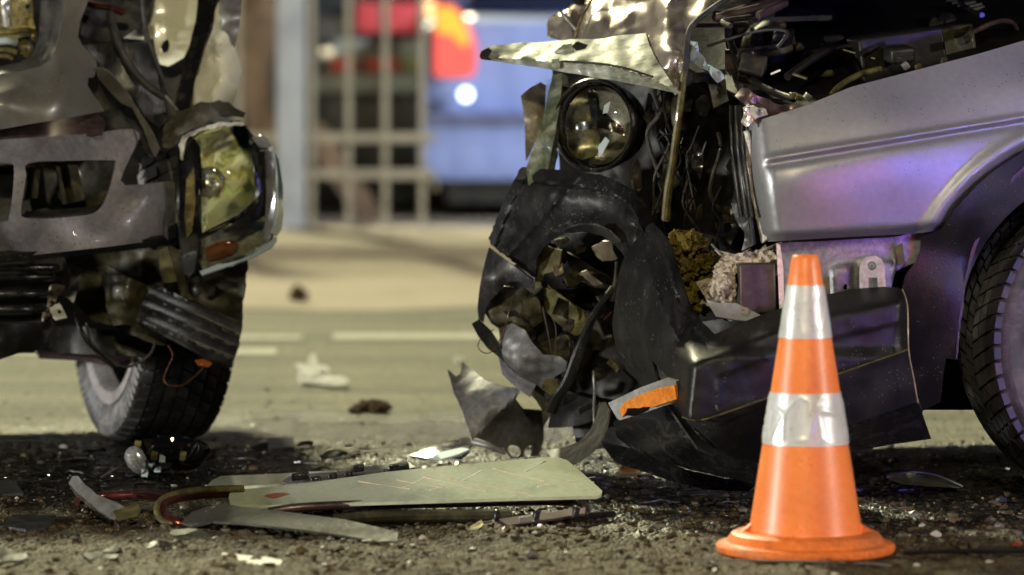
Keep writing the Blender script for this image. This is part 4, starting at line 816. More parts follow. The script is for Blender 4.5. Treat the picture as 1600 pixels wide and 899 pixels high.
rock('filler_cap', at(1219, 40, 7.44), .012, 'gold_metal', rc, .7, 5, 2, .1)
box('battery', at(1395, 92, 7.35), (.17, .15, .10), 'oily_black', rc, (0, -.14, .2), .006)
box('fuse_box', at(1485, 75, 7.42), (.075, .10, .085), 'olive_liner', rc, (0, -.14, .2), .008)
box('blue_cover', at(1405, 85, 7.24), (.05, .04, .03), 'black_plastic', rc, (.2, -.1, .4), .006)
tube('bay_hose', [(1300, 148, 7.10), (1312, 135, 7.12), (1340, 118, 7.16), (1375, 108, 7.2)], .006, 'olive_metal', rc)
tube('bay_hose', [(1230, 120, 7.2), (1290, 80, 7.3), (1350, 60, 7.4), (1440, 50, 7.5)], .008, 'oily_black', rc)
tube('bay_hose', [(1140, 60, 7.4), (1160, 110, 7.3), (1200, 140, 7.15), (1240, 155, 7.05)], .007, 'oily_black', rc)
tube('dip_stick', [(1318, 78, 7.3), (1368, 92, 7.26)], .002, 'olive_metal', rc)
tube('dip_stick', [(1240, 116, 7.12), (1260, 123, 7.1)], .003, 'olive_metal', rc)
box('fuse_tag', at(1212, 113, 7.1), (.02, .004, .004), 'white_tag', rc, (0, -.4, 0), .001)
for i, (px, py, m) in enumerate(((1240, 150, 'olive_metal'), (1247, 152, 'gold_metal'), (1262, 152, 'steel'), (1415, 103, 'steel'), (1435, 106, 'olive_metal'), (1475, 95, 'dark_metal'))):
    box('connector', at(px, py, 7.03 if px < 1300 else 7.12), (.014, .012, .012), m, rc, (.2, .3 * i, .4), .002)
S('cowl', [(1440, -40), (1480, 0), (1560, 32), (1640, 40), (2100, -30), (2100, -120), (1440, -120)], [(1440, -40, 7.9), (1560, 30, 7.7), (2100, -40, 7.7), (1440, -120, 8.1), (2100, -120, 8.1)], 'grey_plastic', rc, .005, 18)
for k in range(9):
    tube('cowl_slat', [(1478 + k * 9, 2 + k * 3.6, 7.70), (1506 + k * 9, -4 + k * 3.6, 7.74)], .0025, 'steel', rc, n=2, seg=6)
S('strut_brace', [(1120, 16), (1180, 10), (1300, 14), (1300, 24), (1180, 28), (1120, 30)], [(1120, 20, 7.6), (1300, 20, 7.7), (1200, 28, 7.6)], 'gloss_black', rc, .01, 10)
S('bay_panel', [(1130, 40), (1170, 36), (1176, 92), (1162, 100), (1140, 92), (1134, 70)], [(1130, 40, 7.5), (1172, 40, 7.5), (1150, 96, 7.45)], 'grey_plastic', rc, .004, 7, crumple=.008)
S('wiring_tangle', [(1074, 60), (1086, 66), (1096, 84), (1110, 100), (1126, 112), (1128, 122), (1118, 128), (1108, 116), (1092, 104), (1080, 96), (1070, 100)], [(1074, 62, 7.30), (1126, 116, 7.22), (1080, 96, 7.28)], 'blue_chrome', rc, .004, 5, crumple=.02, cscale=40)
# bonnet, folded up
def folds(x, y):
    t = (x - 900) - (y - 0) * -.15
    return .022 * abs(((t / 58.0) % 1) - .5) * 2 - .012 * math.sin(t / 17.0) * (0.5 if x < 1060 else 0.15)
S('bonnet', [(896, 62), (904, 40), (914, 20), (928, -14), (936, -60), (1250, -60), (1180, -24), (1132, -2), (1106, 16), (1085, 32), (1075, 48), (1071, 70), (1068, 120), (1060, 146), (1046, 126), (1030, 100), (1018, 70), (1012, 54), (970, 60), (930, 66)],
  [(896, 62, 7.62), (928, -14, 7.72), (936, -60, 7.80), (1000, -60, 7.72), (980, 20, 7.52), (1012, 54, 7.42), (940, 30, 7.56), (1050, 10, 7.40), (1090, 20, 7.36), (1074, 60, 7.30), (1060, 146, 7.22), (1030, 100, 7.27), (1048, 80, 7.24), (1250, -60, 7.6), (1132, -2, 7.40)], 'hood_metal', rc, .003, 5, fn=folds, crumple=.016, cscale=16, sharp=24)
bon = []
nu, nv = 14, 10
for i in range(nu + 1):
    for j in range(nv + 1):
        u_, v_ = i / nu, j / nv
        x = .42 + 1.0 * u_ + .05 * v_; y = 6.93 + .10 * u_ + 1.25 * v_
        z = .968 + .16 * math.sin(u_ * 2.2) - .05 * u_ + .05 * v_ + .012 * noise.noise(Vector((x * 6, y * 6, 1)))
        bon.append((x, y, z))
add('unseen_bonnet', bon, [(i * (nv + 1) + j, (i + 1) * (nv + 1) + j, (i + 1) * (nv + 1) + j + 1, i * (nv + 1) + j + 1) for i in range(nu) for j in range(nv)], 'hood_metal', rc, thick=.004)  # unseen bonnet sheet added above the bay to keep lamp light out
S('bonnet_fold', [(855, 60), (854, 40), (858, 30), (874, 18), (890, 14), (912, -2), (930, -14), (918, 10), (908, 34), (898, 62)], [(855, 60, 7.72), (858, 30, 7.76), (912, 0, 7.74), (898, 60, 7.63), (880, 35, 7.66)], 'hood_metal', rc, .003, 5, crumple=.022, cscale=22, sharp=22)
tube('gold_edge', [(897, 62, 7.60), (904, 40, 7.605), (914, 18, 7.62), (926, -4, 7.65), (934, -30, 7.68)], .0028, 'gold_metal', rc)
tube('bonnet_stay', [(876, 18, 7.66), (886, 30, 7.655), (901, 47, 7.64)], .0032, 'steel', rc)
S('dark_fold', [(880, 20), (905, -10), (920, -20), (912, 14), (902, 46), (894, 36)], [(880, 20, 7.72), (915, -10, 7.72), (900, 45, 7.68)], 'oily_black', rc, .003, 6, crumple=.015, cscale=30)
tube('bonnet_seal', [(1170, -26, 7.45), (1133, 0, 7.38), (1108, 17, 7.34), (1087, 34, 7.30), (1077, 50, 7.275), (1073, 72, 7.26), (1070, 118, 7.225), (1063, 142, 7.215)], .006, 'rubber', rc)
# front cross-member
def beam_fn(x, y):
    yc = np.interp(x, [750, 830, 880, 960, 1057], [89, 93, 96, 104, 140]); return .0 + (.05 * max(0, (y - yc) / 30.0) + .035 * max(0, (yc - y) / 30.0))
bm_ = S('front_beam', [(750, 88), (752, 80), (760, 75), (775, 71), (815, 67), (856, 65), (898, 62), (940, 60), (985, 54), (1009, 52), (1015, 72), (1030, 99), (1045, 122), (1058, 145), (1039, 143), (991, 132), (940, 123), (874, 111), (835, 104), (775, 96), (753, 93)],
  [(750, 88, 7.50), (850, 90, 7.42), (900, 98, 7.36), (960, 104, 7.30), (1009, 55, 7.30), (1050, 138, 7.17), (940, 62, 7.38), (856, 66, 7.46), (775, 95, 7.49)], 'beam_paint', rc, .006, 5, fn=beam_fn, crumple=.008, cscale=22, sharp=30)
S('beam_tip', [(749, 88), (752, 80), (762, 75), (768, 80), (762, 90), (768, 95), (752, 93)], [(749, 88, 7.485), (768, 80, 7.475), (766, 94, 7.48)], 'oily_black', bm_, .004, 5)
S('beam_gash', [(893, 72), (903, 65), (918, 70), (914, 76), (900, 79)], [(893, 72, 7.345), (918, 70, 7.335), (900, 79, 7.34)], 'oily_black', bm_, .003, 4)
S('beam_flap', [(865, 80), (880, 70), (892, 68), (897, 80), (885, 86), (868, 85)], [(865, 80, 7.375), (890, 69, 7.35), (885, 86, 7.36)], 'beam_paint', bm_, .003, 5, crumple=.01, cscale=40)
S('beam_tab', [(862, 93), (873, 92), (875, 105), (867, 108), (862, 104)], [(862, 93, 7.385), (874, 93, 7.38), (868, 107, 7.38)], 'beam_paint', bm_, .003, 4)
tube('beam_crease', [(878, 96, 7.345), (930, 99, 7.31), (975, 106, 7.275), (1020, 120, 7.215)], .0022, 'oily_black', bm_)
tube('bonnet_rod', [(1069, 112, 7.20), (1062, 170, 7.20), (1053, 240, 7.21), (1045, 290, 7.22), (1040, 345, 7.23)], .0062, 'olive_metal', rc, taper=.009)
# left-hand bits of the front
S('corner_bracket_tan', [(814, 150), (830, 136), (845, 128), (853, 134), (850, 180), (840, 212), (829, 240), (822, 251), (819, 195)], [(814, 152, 7.62), (848, 130, 7.66), (824, 248, 7.63), (838, 180, 7.58)], 'tan_bracket', rc, .006, 6, crumple=.006)
S('green_strut', [(862, 118), (878, 114), (876, 150), (872, 185), (864, 225), (856, 266), (826, 290), (822, 262), (840, 212), (852, 168)], [(862, 118, 7.50), (876, 116, 7.48), (840, 215, 7.47), (830, 280, 7.46), (862, 220, 7.44)], 'green_strut', rc, .018, 6, crumple=.010, cscale=25)
# round headlamp
rh = lathe('round_headlamp', [(-.10, .02), (-.07, .075), (-.01, .090), (0, .090), (.004, .088), (.002, .080), (-.012, .078)], at(930, 196, 7.42), (-.52, -.83, .03), 'gloss_black', rc, 48)
rf = lathe('reflector', [(-.012, .076), (-.03, .068), (-.05, .052), (-.065, .03), (-.07, .012), (-.07, 0)], at(930, 196, 7.42), (-.52, -.83, .03), 'dark_reflector', rh, 40)
S('broken_mirror', [(886, 210), (930, 200), (938, 214), (934, 240), (918, 254), (900, 246), (888, 228)], [(886, 210, 7.42), (935, 205, 7.39), (915, 250, 7.42), (910, 225, 7.445)], 'gold_metal', rh, .002, 6, crumple=.01, cscale=30)
S('bulb_shade', [(920, 140), (932, 136), (936, 170), (948, 178), (974, 200), (978, 214), (958, 206), (940, 200), (884, 204), (882, 196), (924, 188)], [(920, 140, 7.40), (936, 150, 7.40), (940, 195, 7.38), (976, 210, 7.37), (884, 200, 7.42)], 'gloss_black', rh, .003, 5, crumple=.01, cscale=30)
S('glass_splinter', [(944, 165), (954, 158), (950, 176), (942, 178)], [(944, 165, 7.37), (954, 158, 7.37), (944, 178, 7.37)], 'blue_chrome', rh, .002, 4)
S('glass_splinter', [(934, 230), (946, 214), (952, 220), (942, 240), (936, 246)], [(934, 230, 7.37), (950, 216, 7.36), (938, 244, 7.37)], 'blue_chrome', rh, .002, 4)
lathe('lens', [(.002, .084), (.014, .078), (.026, .060), (.034, .035), (.037, .0)], at(930, 196, 7.42), (-.52, -.83, .03), 'clear_lens', rh, 48)
lathe('lens_ring', [(-.004, .086), (.006, .092), (.010, .089), (.007, .085)], at(930, 196, 7.42), (-.52, -.83, .03), 'gloss_black', rh, 48)
# tangle in the open bay
tr_ = random.Random(33)
for i in range(34):
    px, py = tr_.uniform(1085, 1540), 0; top = np.interp(px, [1085, 1170, 1260, 1330, 1450, 1540], [150, 165, 150, 120, 90, 66]); py = tr_.uniform(20, top); Yd = tr_.uniform(7.18, 7.7)
    k = tr_.random(); dm = tr_.choice(['dark_metal', 'oily_black', 'gloss_black', 'rubber', 'gloss_black', 'olive_liner', 'dark_metal', 'mauve_metal'])
    if k < .5: tube('bay_hose', [(px, py, Yd), (px + tr_.uniform(-50, 50), py - tr_.uniform(0, 25), Yd + .05), (px + tr_.uniform(-90, 90), py - tr_.uniform(-15, 35), Yd + .1), (px + tr_.uniform(-120, 120), py - tr_.uniform(-10, 40), Yd + .15)], tr_.choice([.002, .003, .005, .008]), dm, rc, seg=8)
    elif k < .8: box('bay_part', at(px, py, Yd + .05), (tr_.uniform(.02, .07), tr_.uniform(.02, .06), tr_.uniform(.015, .05)), dm, rc, (tr_.uniform(-.4, .4), tr_.uniform(-.5, .3), tr_.uniform(-.6, .6)), .004, .2)
    else:
        lathe('bay_cap', [(0, .0), (.0, .022), (.012, .024), (.02, .02), (.022, 0)], at(px, py, Yd + .05), (tr_.uniform(-.3, .3), -1, tr_.uniform(.2, .8)), dm, rc, 18)
# dark junk around the headlamp
jr = random.Random(11)
for i in range(26):
    px, py = jr.uniform(985, 1140), jr.uniform(130, 400); Yd = 7.34 + jr.uniform(-.04, .06); r_ = jr.uniform(10, 30)
    a0 = jr.uniform(0, 6.28); n_ = jr.randint(4, 6); stretch = jr.uniform(.35, .9)
    ol_ = [(px + r_ * stretch * math.cos(a0 + 6.28 * k / n_) * jr.uniform(.6, 1.3), py + r_ * 1.3 * math.sin(a0 + 6.28 * k / n_) * jr.uniform(.6, 1.3)) for k in range(n_)]
    S('torn_piece', ol_, [(px - r_, py - r_, Yd + jr.uniform(-.03, .03)), (px + r_, py - r_, Yd + jr.uniform(-.03, .03)), (px, py + r_, Yd + jr.uniform(-.03, .03))], jr.choice(['dark_metal', 'oily_black', 'gloss_black', 'olive_liner', 'olive_metal', 'green_strut', 'dark_metal']), rc, .003, 9, crumple=.014, cscale=25, seed=i)
for i in range(16):
    px, py = jr.uniform(985, 1130), jr.uniform(120, 330); Yd = 7.29 + jr.uniform(-.04, .05)
    tube('loose_wire', [(px, py, Yd), (px + jr.uniform(-18, 18), py + jr.uniform(15, 45), Yd - .02), (px + jr.uniform(-30, 30), py + jr.uniform(50, 110), Yd), (px + jr.uniform(-30, 30), py + jr.uniform(110, 150), Yd + .02)], jr.choice([.0016, .0025, .004]), jr.choice(['oily_black', 'rubber', 'dark_metal', 'oily_black', 'gloss_black']), rc, seg=7)
# wrenched bumper: upper arch
def pdist(poly):
    A = np.array(poly[:-1], float); B_ = np.array(poly[1:], float)
    def f(x, y):
        p = np.array((x, y)); d = B_ - A; t = np.clip(((p - A) * d).sum(1) / (d * d).sum(1), 0, 1); return float(np.min(np.linalg.norm(A + d * t[:, None] - p, axis=1)))
    return f
def step(v, w): return min(1.0, max(0.0, v / w + .5))
_ao = pdist([(816, 262), (862, 267), (905, 270), (940, 276), (966, 286), (988, 299), (1006, 314), (1014, 330), (1020, 350)])
_al = pdist([(816, 262), (790, 308), (776, 342), (764, 374)])
_ai = pdist([(975, 400), (962, 384), (942, 370), (915, 362), (884, 366), (860, 376), (846, 392), (838, 412)])
def arch_fn(x, y):
    return .016 * step(_ao(x, y) - 22, 4) + .010 * step(_al(x, y) - 14, 4) - .012 * step(14 - _ai(x, y), 4) - .006 * math.exp(-((x * .75 + y * .66 - 860) / 3.0) ** 2)
_lr = pdist([(1020, 348), (1034, 362), (1046, 378), (1056, 404), (1066, 436), (1078, 472), (1094, 500), (1117, 524)])
_ll = pdist([(988, 382), (976, 398), (966, 430), (961, 470), (956, 505), (962, 545), (980, 580), (1008, 606)])
def lobe_fn(x, y):
    return .012 * step(_lr(x, y) - 16, 4) + .010 * step(12 - _ll(x, y), 5) - .005 * math.exp(-((_lr(x, y) - 44) / 3.0) ** 2)
def corner_fn(x, y):
    ye = float(np.interp(x, [1019, 1060, 1090, 1117, 1250, 1410], [585, 574, 566, 556, 502, 470]))
    sp = lambda v: 4.0 * math.log1p(math.exp(max(-30, min(30, v / 4.0))))
    return .0030 * sp(ye - y) + .0030 * sp(1078 - x) + .0018 * sp(x - 1404) + .004 * step(y - (ye + 34), 4)
def lip(x, y): return 0
ba = S('bumper_arch', [(811, 266), (816, 260), (840, 262), (862, 265), (905, 268), (940, 274), (966, 284), (988, 297), (1006, 312), (1014, 328), (1020, 350), (1012, 372), (992, 388), (975, 400), (962, 384), (942, 370), (915, 362), (884, 366), (860, 376), (846, 392), (838, 412), (836, 434), (800, 408), (767, 382), (764, 372), (776, 342), (790, 308)],
  [(816, 262, 7.50), (764, 374, 7.56), (836, 432, 7.50), (862, 300, 7.37), (820, 350, 7.46), (905, 270, 7.36), (940, 300, 7.30), (988, 300, 7.27), (1016, 330, 7.24), (900, 360, 7.36), (960, 380, 7.32), (980, 395, 7.22), (990, 350, 7.19), (940, 340, 7.30), (1010, 372, 7.20)], 'bumper_plastic', rc, .006, 4.5, fn=arch_fn, crumple=.005, cscale=24, ragged=1.0, sharp=30)
S('arch_lip', [(884, 358), (905, 352), (930, 352), (952, 362), (968, 378), (958, 380), (940, 368), (914, 361), (890, 365)], [(884, 360, 7.33), (930, 353, 7.28), (965, 378, 7.26), (930, 365, 7.32)], 'grey_plastic', ba, .004, 5)
# broad descending lobe
def scr(x, y): return .004 * math.sin((x - y * .3) / 9.0) * (1 if x < 1010 else .3)
def sweep_fn(x, y):
    if x < 1100 and y < 540: o = .012 * step(_lr(x, y) - 16, 4) - .004 * math.exp(-((_lr(x, y) - 44) / 3.0) ** 2)
    else: o = .012 * max(0.0, 1 - max(0, y - 540) / 20) * step(_lr(x, y) - 16, 4)
    o += .010 * step(12 - _ll(x, y), 5) if y < 610 and x < 1010 else 0
    if x > 1120: o += .003 * step(y - float(np.interp(x, [1120, 1250, 1410], [590, 540, 505])), 4)
    return o
_lobe = tps([(1018, 350, 7.20), (976, 400, 7.19), (957, 510, 7.20), (980, 578, 7.17), (1010, 608, 7.10), (1060, 420, 7.02), (1010, 440, 7.05), (1000, 520, 7.04), (1040, 500, 6.945), (1094, 500, 6.885), (1060, 470, 6.955), (1117, 524, 6.870), (1060, 560, 6.87), (1060, 634, 6.83)])
def full_bumper(x, y):
    ye = float(np.interp(x, [1019, 1060, 1090, 1117, 1250, 1410], [585, 574, 566, 556, 502, 470]))
    sp = lambda v: 3.0 * math.log1p(math.exp(max(-30, min(30, v / 3.0))))
    cor = 6.765 + max(0, x - 1090) * .00019 + .0030 * sp(ye - y) + .0032 * sp(1076 - x) + .0018 * sp(x - 1406)
    w_ = min(1, max(0, (x - 1048) / 44)); w_ = w_ * w_ * (3 - 2 * w_)
    return float(_lobe([(x, y)])[0]) * (1 - w_) + cor * w_ + sweep_fn(x, y)
S('front_bumper', [(1000, 366), (1012, 352), (1020, 348), (1034, 362), (1046, 378), (1056, 404), (1066, 436), (1078, 472), (1094, 500), (1117, 522), (1150, 508), (1200, 488), (1270, 466), (1330, 452), (1380, 448), (1404, 450), (1414, 458), (1419, 480), (1420, 546), (1340, 572), (1250, 604), (1180, 630), (1110, 655), (1088, 658), (1070, 648), (1058, 632), (1054, 602), (1046, 592), (1019, 564), (1026, 590), (1036, 604), (1020, 614), (1008, 606), (980, 580), (962, 545), (956, 505), (961, 470), (966, 430), (976, 398), (988, 382)],
  [(1000, 400, 0.0), (1400, 500, 0.0), (1100, 600, 0.0)], 'bumper_plastic', rc, .006, 4.5, fn=full_bumper, crumple=.0025, cscale=22, sharp=32)
tube('trim_line', [(1066, 652, 6.80), (1088, 657, 6.777), (1120, 650, 6.752), (1200, 622, 6.755), (1300, 588, 6.775), (1420, 546, 6.825)], .0016, 'olive_metal', rc, seg=6)
tube('end_line', [(1410, 452, 6.885), (1418, 478, 6.84), (1420, 546, 6.82), (1428, 592, 6.83), (1434, 628, 6.84)], .0013, 'tan_bracket', rc, seg=6)
S('bumper_lower_band', [(1070, 654), (1090, 660), (1110, 657), (1180, 632), (1250, 606), (1340, 574), (1420, 548), (1428, 592), (1434, 628), (1370, 650), (1300, 674), (1230, 700), (1186, 722), (1150, 718), (1120, 700)],
  [(1072, 656, 6.83), (1120, 656, 6.79), (1250, 610, 6.79), (1420, 550, 6.84), (1434, 626, 6.87), (1300, 672, 6.83), (1186, 720, 6.86), (1150, 700, 6.82)], 'black_plastic', rc, .005, 7)
S('bumper_skirt', [(1186, 724), (1230, 703), (1300, 677), (1370, 653), (1436, 631), (1446, 660), (1455, 686), (1400, 694), (1330, 706), (1280, 740), (1200, 756)], [(1186, 724, 6.89), (1300, 680, 6.86), (1436, 632, 6.90), (1455, 685, 6.98), (1330, 705, 6.96), (1200, 755, 6.98)], 'gloss_black', rc, .005, 8)
S('front_lip', [(958, 660), (985, 646), (1020, 636), (1050, 634), (1070, 654), (1110, 694), (1150, 718), (1187, 724), (1186, 748), (1180, 754), (1130, 746), (1075, 733), (1020, 716), (985, 700), (964, 684)],
  [(958, 662, 7.12), (1050, 636, 7.0), (1110, 694, 6.90), (1187, 724, 6.87), (1182, 752, 6.93), (1020, 714, 7.06), (964, 684, 7.14), (1060, 680, 6.94), (1100, 735, 7.0)], 'gloss_black', rc, .004, 6, fn=lambda x, y: .006 * math.sin((x * .5 + y) / 11.0), sharp=60)
S('lip_brace', [(1044, 634), (1052, 632), (1098, 690), (1120, 704), (1116, 712), (1090, 700)], [(1044, 634, 6.94), (1100, 694, 6.86), (1118, 708, 6.85)], 'grey_plastic', rc, .004, 6)
S('under_tray', [(940, 690), (985, 704), (1075, 736), (1130, 750), (1182, 758), (1170, 770), (1100, 764), (1020, 745), (960, 722)], [(940, 690, 7.22), (1182, 758, 7.02), (1100, 764, 7.14), (960, 722, 7.26)], 'gloss_black', rc, .004, 8, crumple=.012)
S('under_shadow_tray', [(880, 560), (1240, 470), (1240, 700), (1180, 740), (1000, 700), (900, 700)], [(880, 560, 7.62), (1240, 470, 7.22), (1180, 740, 7.2), (900, 700, 7.62)], 'oily_black', rc, .005, 20, crumple=.03)  # dark backing sheet paints the shade behind the hanging bumper
# hanging indicator
ind = S('indicator_housing', [(950, 630), (1000, 606), (1038, 592), (1056, 596), (1060, 626), (1010, 644), (968, 657), (964, 654)], [(950, 630, 6.98), (1040, 594, 6.86), (1058, 625, 6.85), (968, 655, 6.96)], 'steel', rc, .010, 6)
S('amber_lens', [(968, 640), (976, 628), (1004, 615), (1030, 606), (1054, 602), (1057, 624), (1020, 636), (1004, 636), (998, 640), (978, 644), (972, 652)], [(968, 640, 6.955), (1050, 604, 6.845), (1056, 622, 6.84), (974, 648, 6.945)], 'amber', ind, .006, 5)
S('indicator_grime', [(976, 650), (980, 640), (998, 640), (1012, 637), (1014, 642), (990, 650)], [(976, 650, 6.935), (1012, 638, 6.90), (990, 648, 6.925)], 'oily_black', ind, .003, 4)
# white foam block and box behind
fb = S('foam_block', [(1102, 462), (1112, 436), (1116, 416), (1126, 402), (1150, 396), (1180, 392), (1208, 391), (1214, 404), (1200, 412), (1160, 414), (1148, 430), (1150, 470), (1160, 488), (1120, 490), (1108, 480)], [(1102, 462, 7.02), (1126, 402, 7.04), (1210, 395, 6.99), (1150, 470, 7.0), (1130, 440, 6.97)], 'foam', rc, .05, 4, crumple=.009, cscale=110, ragged=1.5)
S('foam_shelf', [(1104, 470), (1124, 474), (1150, 474), (1200, 498), (1196, 504), (1150, 500), (1118, 494)], [(1104, 470, 6.98), (1200, 500, 6.93), (1150, 498, 6.95)], 'steel', rc, .006, 5, crumple=.006)
box('crash_box', at(1180, 450, 6.99), (.066, .06, .092), 'rust_box', rc, (0, -.02, .12), .004)
S('box_tab', [(1156, 478), (1170, 482), (1168, 496), (1158, 490)], [(1156, 478, 6.945), (1170, 482, 6.945), (1160, 492, 6.945)], 'tan_bracket', rc, .003, 4, holes=[[(1160, 484), (1164, 484), (1164, 489), (1160, 489)]])
for i in range(20):
    px, py = jr.uniform(1050, 1112), jr.uniform(372, 490)
    if px > 1070 + (py - 372) * .45 + 20: px -= 22
    rock('insulation_clump', at(px, py, 7.14 + jr.uniform(-.03, .03)), jr.uniform(.012, .024), 'fluff', rc, 1.0, i, 4, .9)
tube('loose_rod', [(1112, 382, 7.02), (1122, 392, 7.0), (1130, 398, 7.0)], .002, 'steel', rc, seg=6)
# lower left corner shell
S('corner_shell', [(764, 386), (790, 406), (832, 438), (829, 446), (812, 440), (798, 440), (786, 448), (776, 460), (764, 472), (758, 487), (755, 504), (748, 500), (746, 481), (748, 460), (751, 440), (757, 412)], [(764, 388, 7.58), (830, 440, 7.50), (748, 490, 7.64), (755, 502, 7.66), (775, 440, 7.53), (790, 445, 7.54)], 'grey_plastic', rc, .005, 5)
# inner wreckage, olive and gold
IW = [('olive_metal', [(846, 452), (852, 446), (885, 468), (918, 492), (916, 522), (900, 526), (880, 510), (852, 488)], 7.56), ('gold_metal', [(842, 540), (884, 524), (890, 528), (892, 560), (884, 566), (860, 556)], 7.58),
      ('olive_metal', [(838, 395), (856, 385), (878, 392), (872, 420), (850, 428), (846, 450), (836, 452), (838, 430)], 7.52), ('dark_metal', [(878, 392), (900, 402), (928, 420), (960, 440), (950, 452), (920, 446), (896, 430)], 7.52),
      ('tan_bracket', [(924, 386), (940, 378), (956, 376), (958, 392), (966, 404), (958, 408), (940, 408), (930, 400)], 7.46), ('tan_bracket', [(900, 430), (916, 424), (930, 436), (940, 444), (926, 448), (908, 440)], 7.48),
      ('olive_liner', [(760, 470), (785, 446), (815, 448), (842, 468), (850, 500), (826, 520), (790, 515), (768, 500)], 7.60), ('dark_metal', [(800, 450), (845, 450), (870, 490), (880, 520), (850, 540), (820, 520)], 7.64),
      ('olive_liner', [(925, 500), (945, 495), (955, 520), (962, 560), (968, 590), (950, 600), (930, 570), (922, 530)], 7.60), ('dark_metal', [(860, 560), (900, 560), (930, 600), (950, 640), (880, 640), (850, 600)], 7.70),
      ('black_plastic', [(770, 484), (800, 486), (826, 508), (838, 520), (830, 540), (800, 520)], 7.62), ('steel', [(956, 560), (962, 548), (968, 566), (966, 576)], 7.56), ('cream_paint', [(866, 376), (884, 370), (890, 376), (880, 384)], 7.50)]
for i, (m, ol_, Yd) in enumerate(IW):
    cxm = sum(p[0] for p in ol_) / len(ol_); cym = sum(p[1] for p in ol_) / len(ol_)
    S('crushed_sheet', ol_, [(ol_[0][0], ol_[0][1], Yd + .02), (ol_[len(ol_) // 2][0], ol_[len(ol_) // 2][1], Yd - .01), (ol_[-1][0], ol_[-1][1], Yd + .03), (cxm + 6, cym, Yd - .015)], m, rc, .003, 6, crumple=.012, cscale=26, seed=i)
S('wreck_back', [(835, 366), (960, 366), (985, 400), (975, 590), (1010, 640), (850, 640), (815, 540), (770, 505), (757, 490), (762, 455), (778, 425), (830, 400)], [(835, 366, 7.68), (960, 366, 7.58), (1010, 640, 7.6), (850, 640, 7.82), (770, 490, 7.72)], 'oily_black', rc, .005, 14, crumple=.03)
for i in range(20):
    px, py = jr.uniform(842, 960), jr.uniform(372, 640); Yd = 7.5 + jr.uniform(-.04, .05); r_ = jr.uniform(7, 18); a0 = jr.uniform(0, 6.28); n_ = jr.randint(4, 6)
    ol_ = [(px + r_ * math.cos(a0 + 6.28 * k / n_) * jr.uniform(.5, 1.3), py + r_ * math.sin(a0 + 6.28 * k / n_) * jr.uniform(.5, 1.3)) for k in range(n_)]
    S('torn_piece', ol_, [(px - r_, py - r_, Yd + jr.uniform(-.03, .03)), (px + r_, py - r_, Yd + jr.uniform(-.03, .03)), (px, py + r_, Yd + jr.uniform(-.03, .03))], jr.choice(['dark_metal', 'olive_liner', 'oily_black', 'olive_metal', 'dark_metal', 'tan_bracket']), rc, .003, 7, crumple=.014, cscale=30, seed=40 + i)
tube('torn_strut', [(958, 450, 7.44), (930, 490, 7.43), (908, 540, 7.43), (890, 590, 7.44), (872, 620, 7.46), (862, 642, 7.5)], .012, 'black_plastic', rc, flat=.6)
tube('torn_strut', [(965, 408, 7.42), (962, 440, 7.43), (956, 470, 7.44)], .005, 'dark_metal', rc)
for (a, b, c, r_, m) in (((848, 480), (856, 520), (862, 552), .0012, 'rubber'), ((856, 486), (868, 510), (868, 552), .001, 'rubber'), ((918, 490), (920, 496), (925, 500), .002, 'maroon_metal'), ((955, 488), (950, 494), (944, 500), .002, 'maroon_metal')):
    tube('loose_wire', [(*a, 7.46), (*b, 7.45), (*c, 7.46)], r_, m, rc, seg=6)
tube('loose_wire', [(772, 515, 7.58), (752, 528, 7.56), (747, 542, 7.55), (755, 551, 7.55), (768, 550, 7.56), (782, 530, 7.57), (792, 500, 7.58), (800, 470, 7.57)], .0011, 'cable_copper', rc, seg=6)
# plate hanging under the front
S('hanging_plate', [(778, 512), (800, 505), (820, 516), (836, 540), (850, 556), (876, 558), (886, 566), (884, 580), (868, 590), (850, 610), (838, 600), (812, 588), (790, 570), (782, 540)], [(778, 512, 7.60), (820, 514, 7.55), (885, 568, 7.50), (840, 600, 7.56), (820, 555, 7.51)], 'plate_steel', rc, .003, 5, crumple=.014, cscale=20)
S('hanging_plate', [(737, 506), (745, 501), (764, 518), (782, 545), (790, 566), (782, 560), (762, 545), (746, 524)], [(737, 506, 7.60), (745, 502, 7.58), (788, 564, 7.57)], 'black_plastic', rc, .005, 5)
S('blue_liner', [(778, 556), (792, 572), (815, 590), (838, 602), (828, 622), (806, 605), (784, 586)], [(778, 556, 7.60), (838, 602, 7.58), (828, 620, 7.6)], 'paint_left_scuffed', rc, .004, 6, crumple=.012)
S('olive_flap', [(820, 610), (850, 585), (872, 575), (880, 600), (866, 640), (850, 668), (846, 640), (836, 625)], [(820, 610, 7.62), (875, 578, 7.56), (850, 664, 7.66)], 'olive_liner', rc, .003, 6, crumple=.012)

# ------------------------------------------------------------------ TRAFFIC CONE
CY = 6.37; cc = Vector(((1258.5 - 800) * CY / F, CY, 0))
gzc = gz(cc.x, cc.y) + 0.004
cone = empty('traffic_cone', (cc.x, cc.y, gzc), 'orange traffic cone with two silver reflective bands on the road', 'traffic cone')
def cr(z): return np.interp(z, [0.028, 0.49], [0.0945, 0.0222])
prof = [(0.018, .100), (0.026, .0985), (0.032, .094)] + [(z, cr(z)) for z in np.linspace(.036, .484, 16)] + [(.488, .0215), (.490, .019), (.486, .0165), (.40, .028)]
V0 = Vector((cc.x, cc.y, gzc))
lathe('body', prof, V0, (0, 0, 1), 'cone_orange', cone, 72)
bprof = [(0, .105), (.0, .1465), (.004, .1485), (.010, .1485), (.013, .146), (.014, .139), (.016, .132), (.029, .123), (.033, .115), (.034, .103), (.026, .096)]
lathe('base', bprof, V0, (0, 0, 1), 'cone_base', cone, 72, sharp=28)
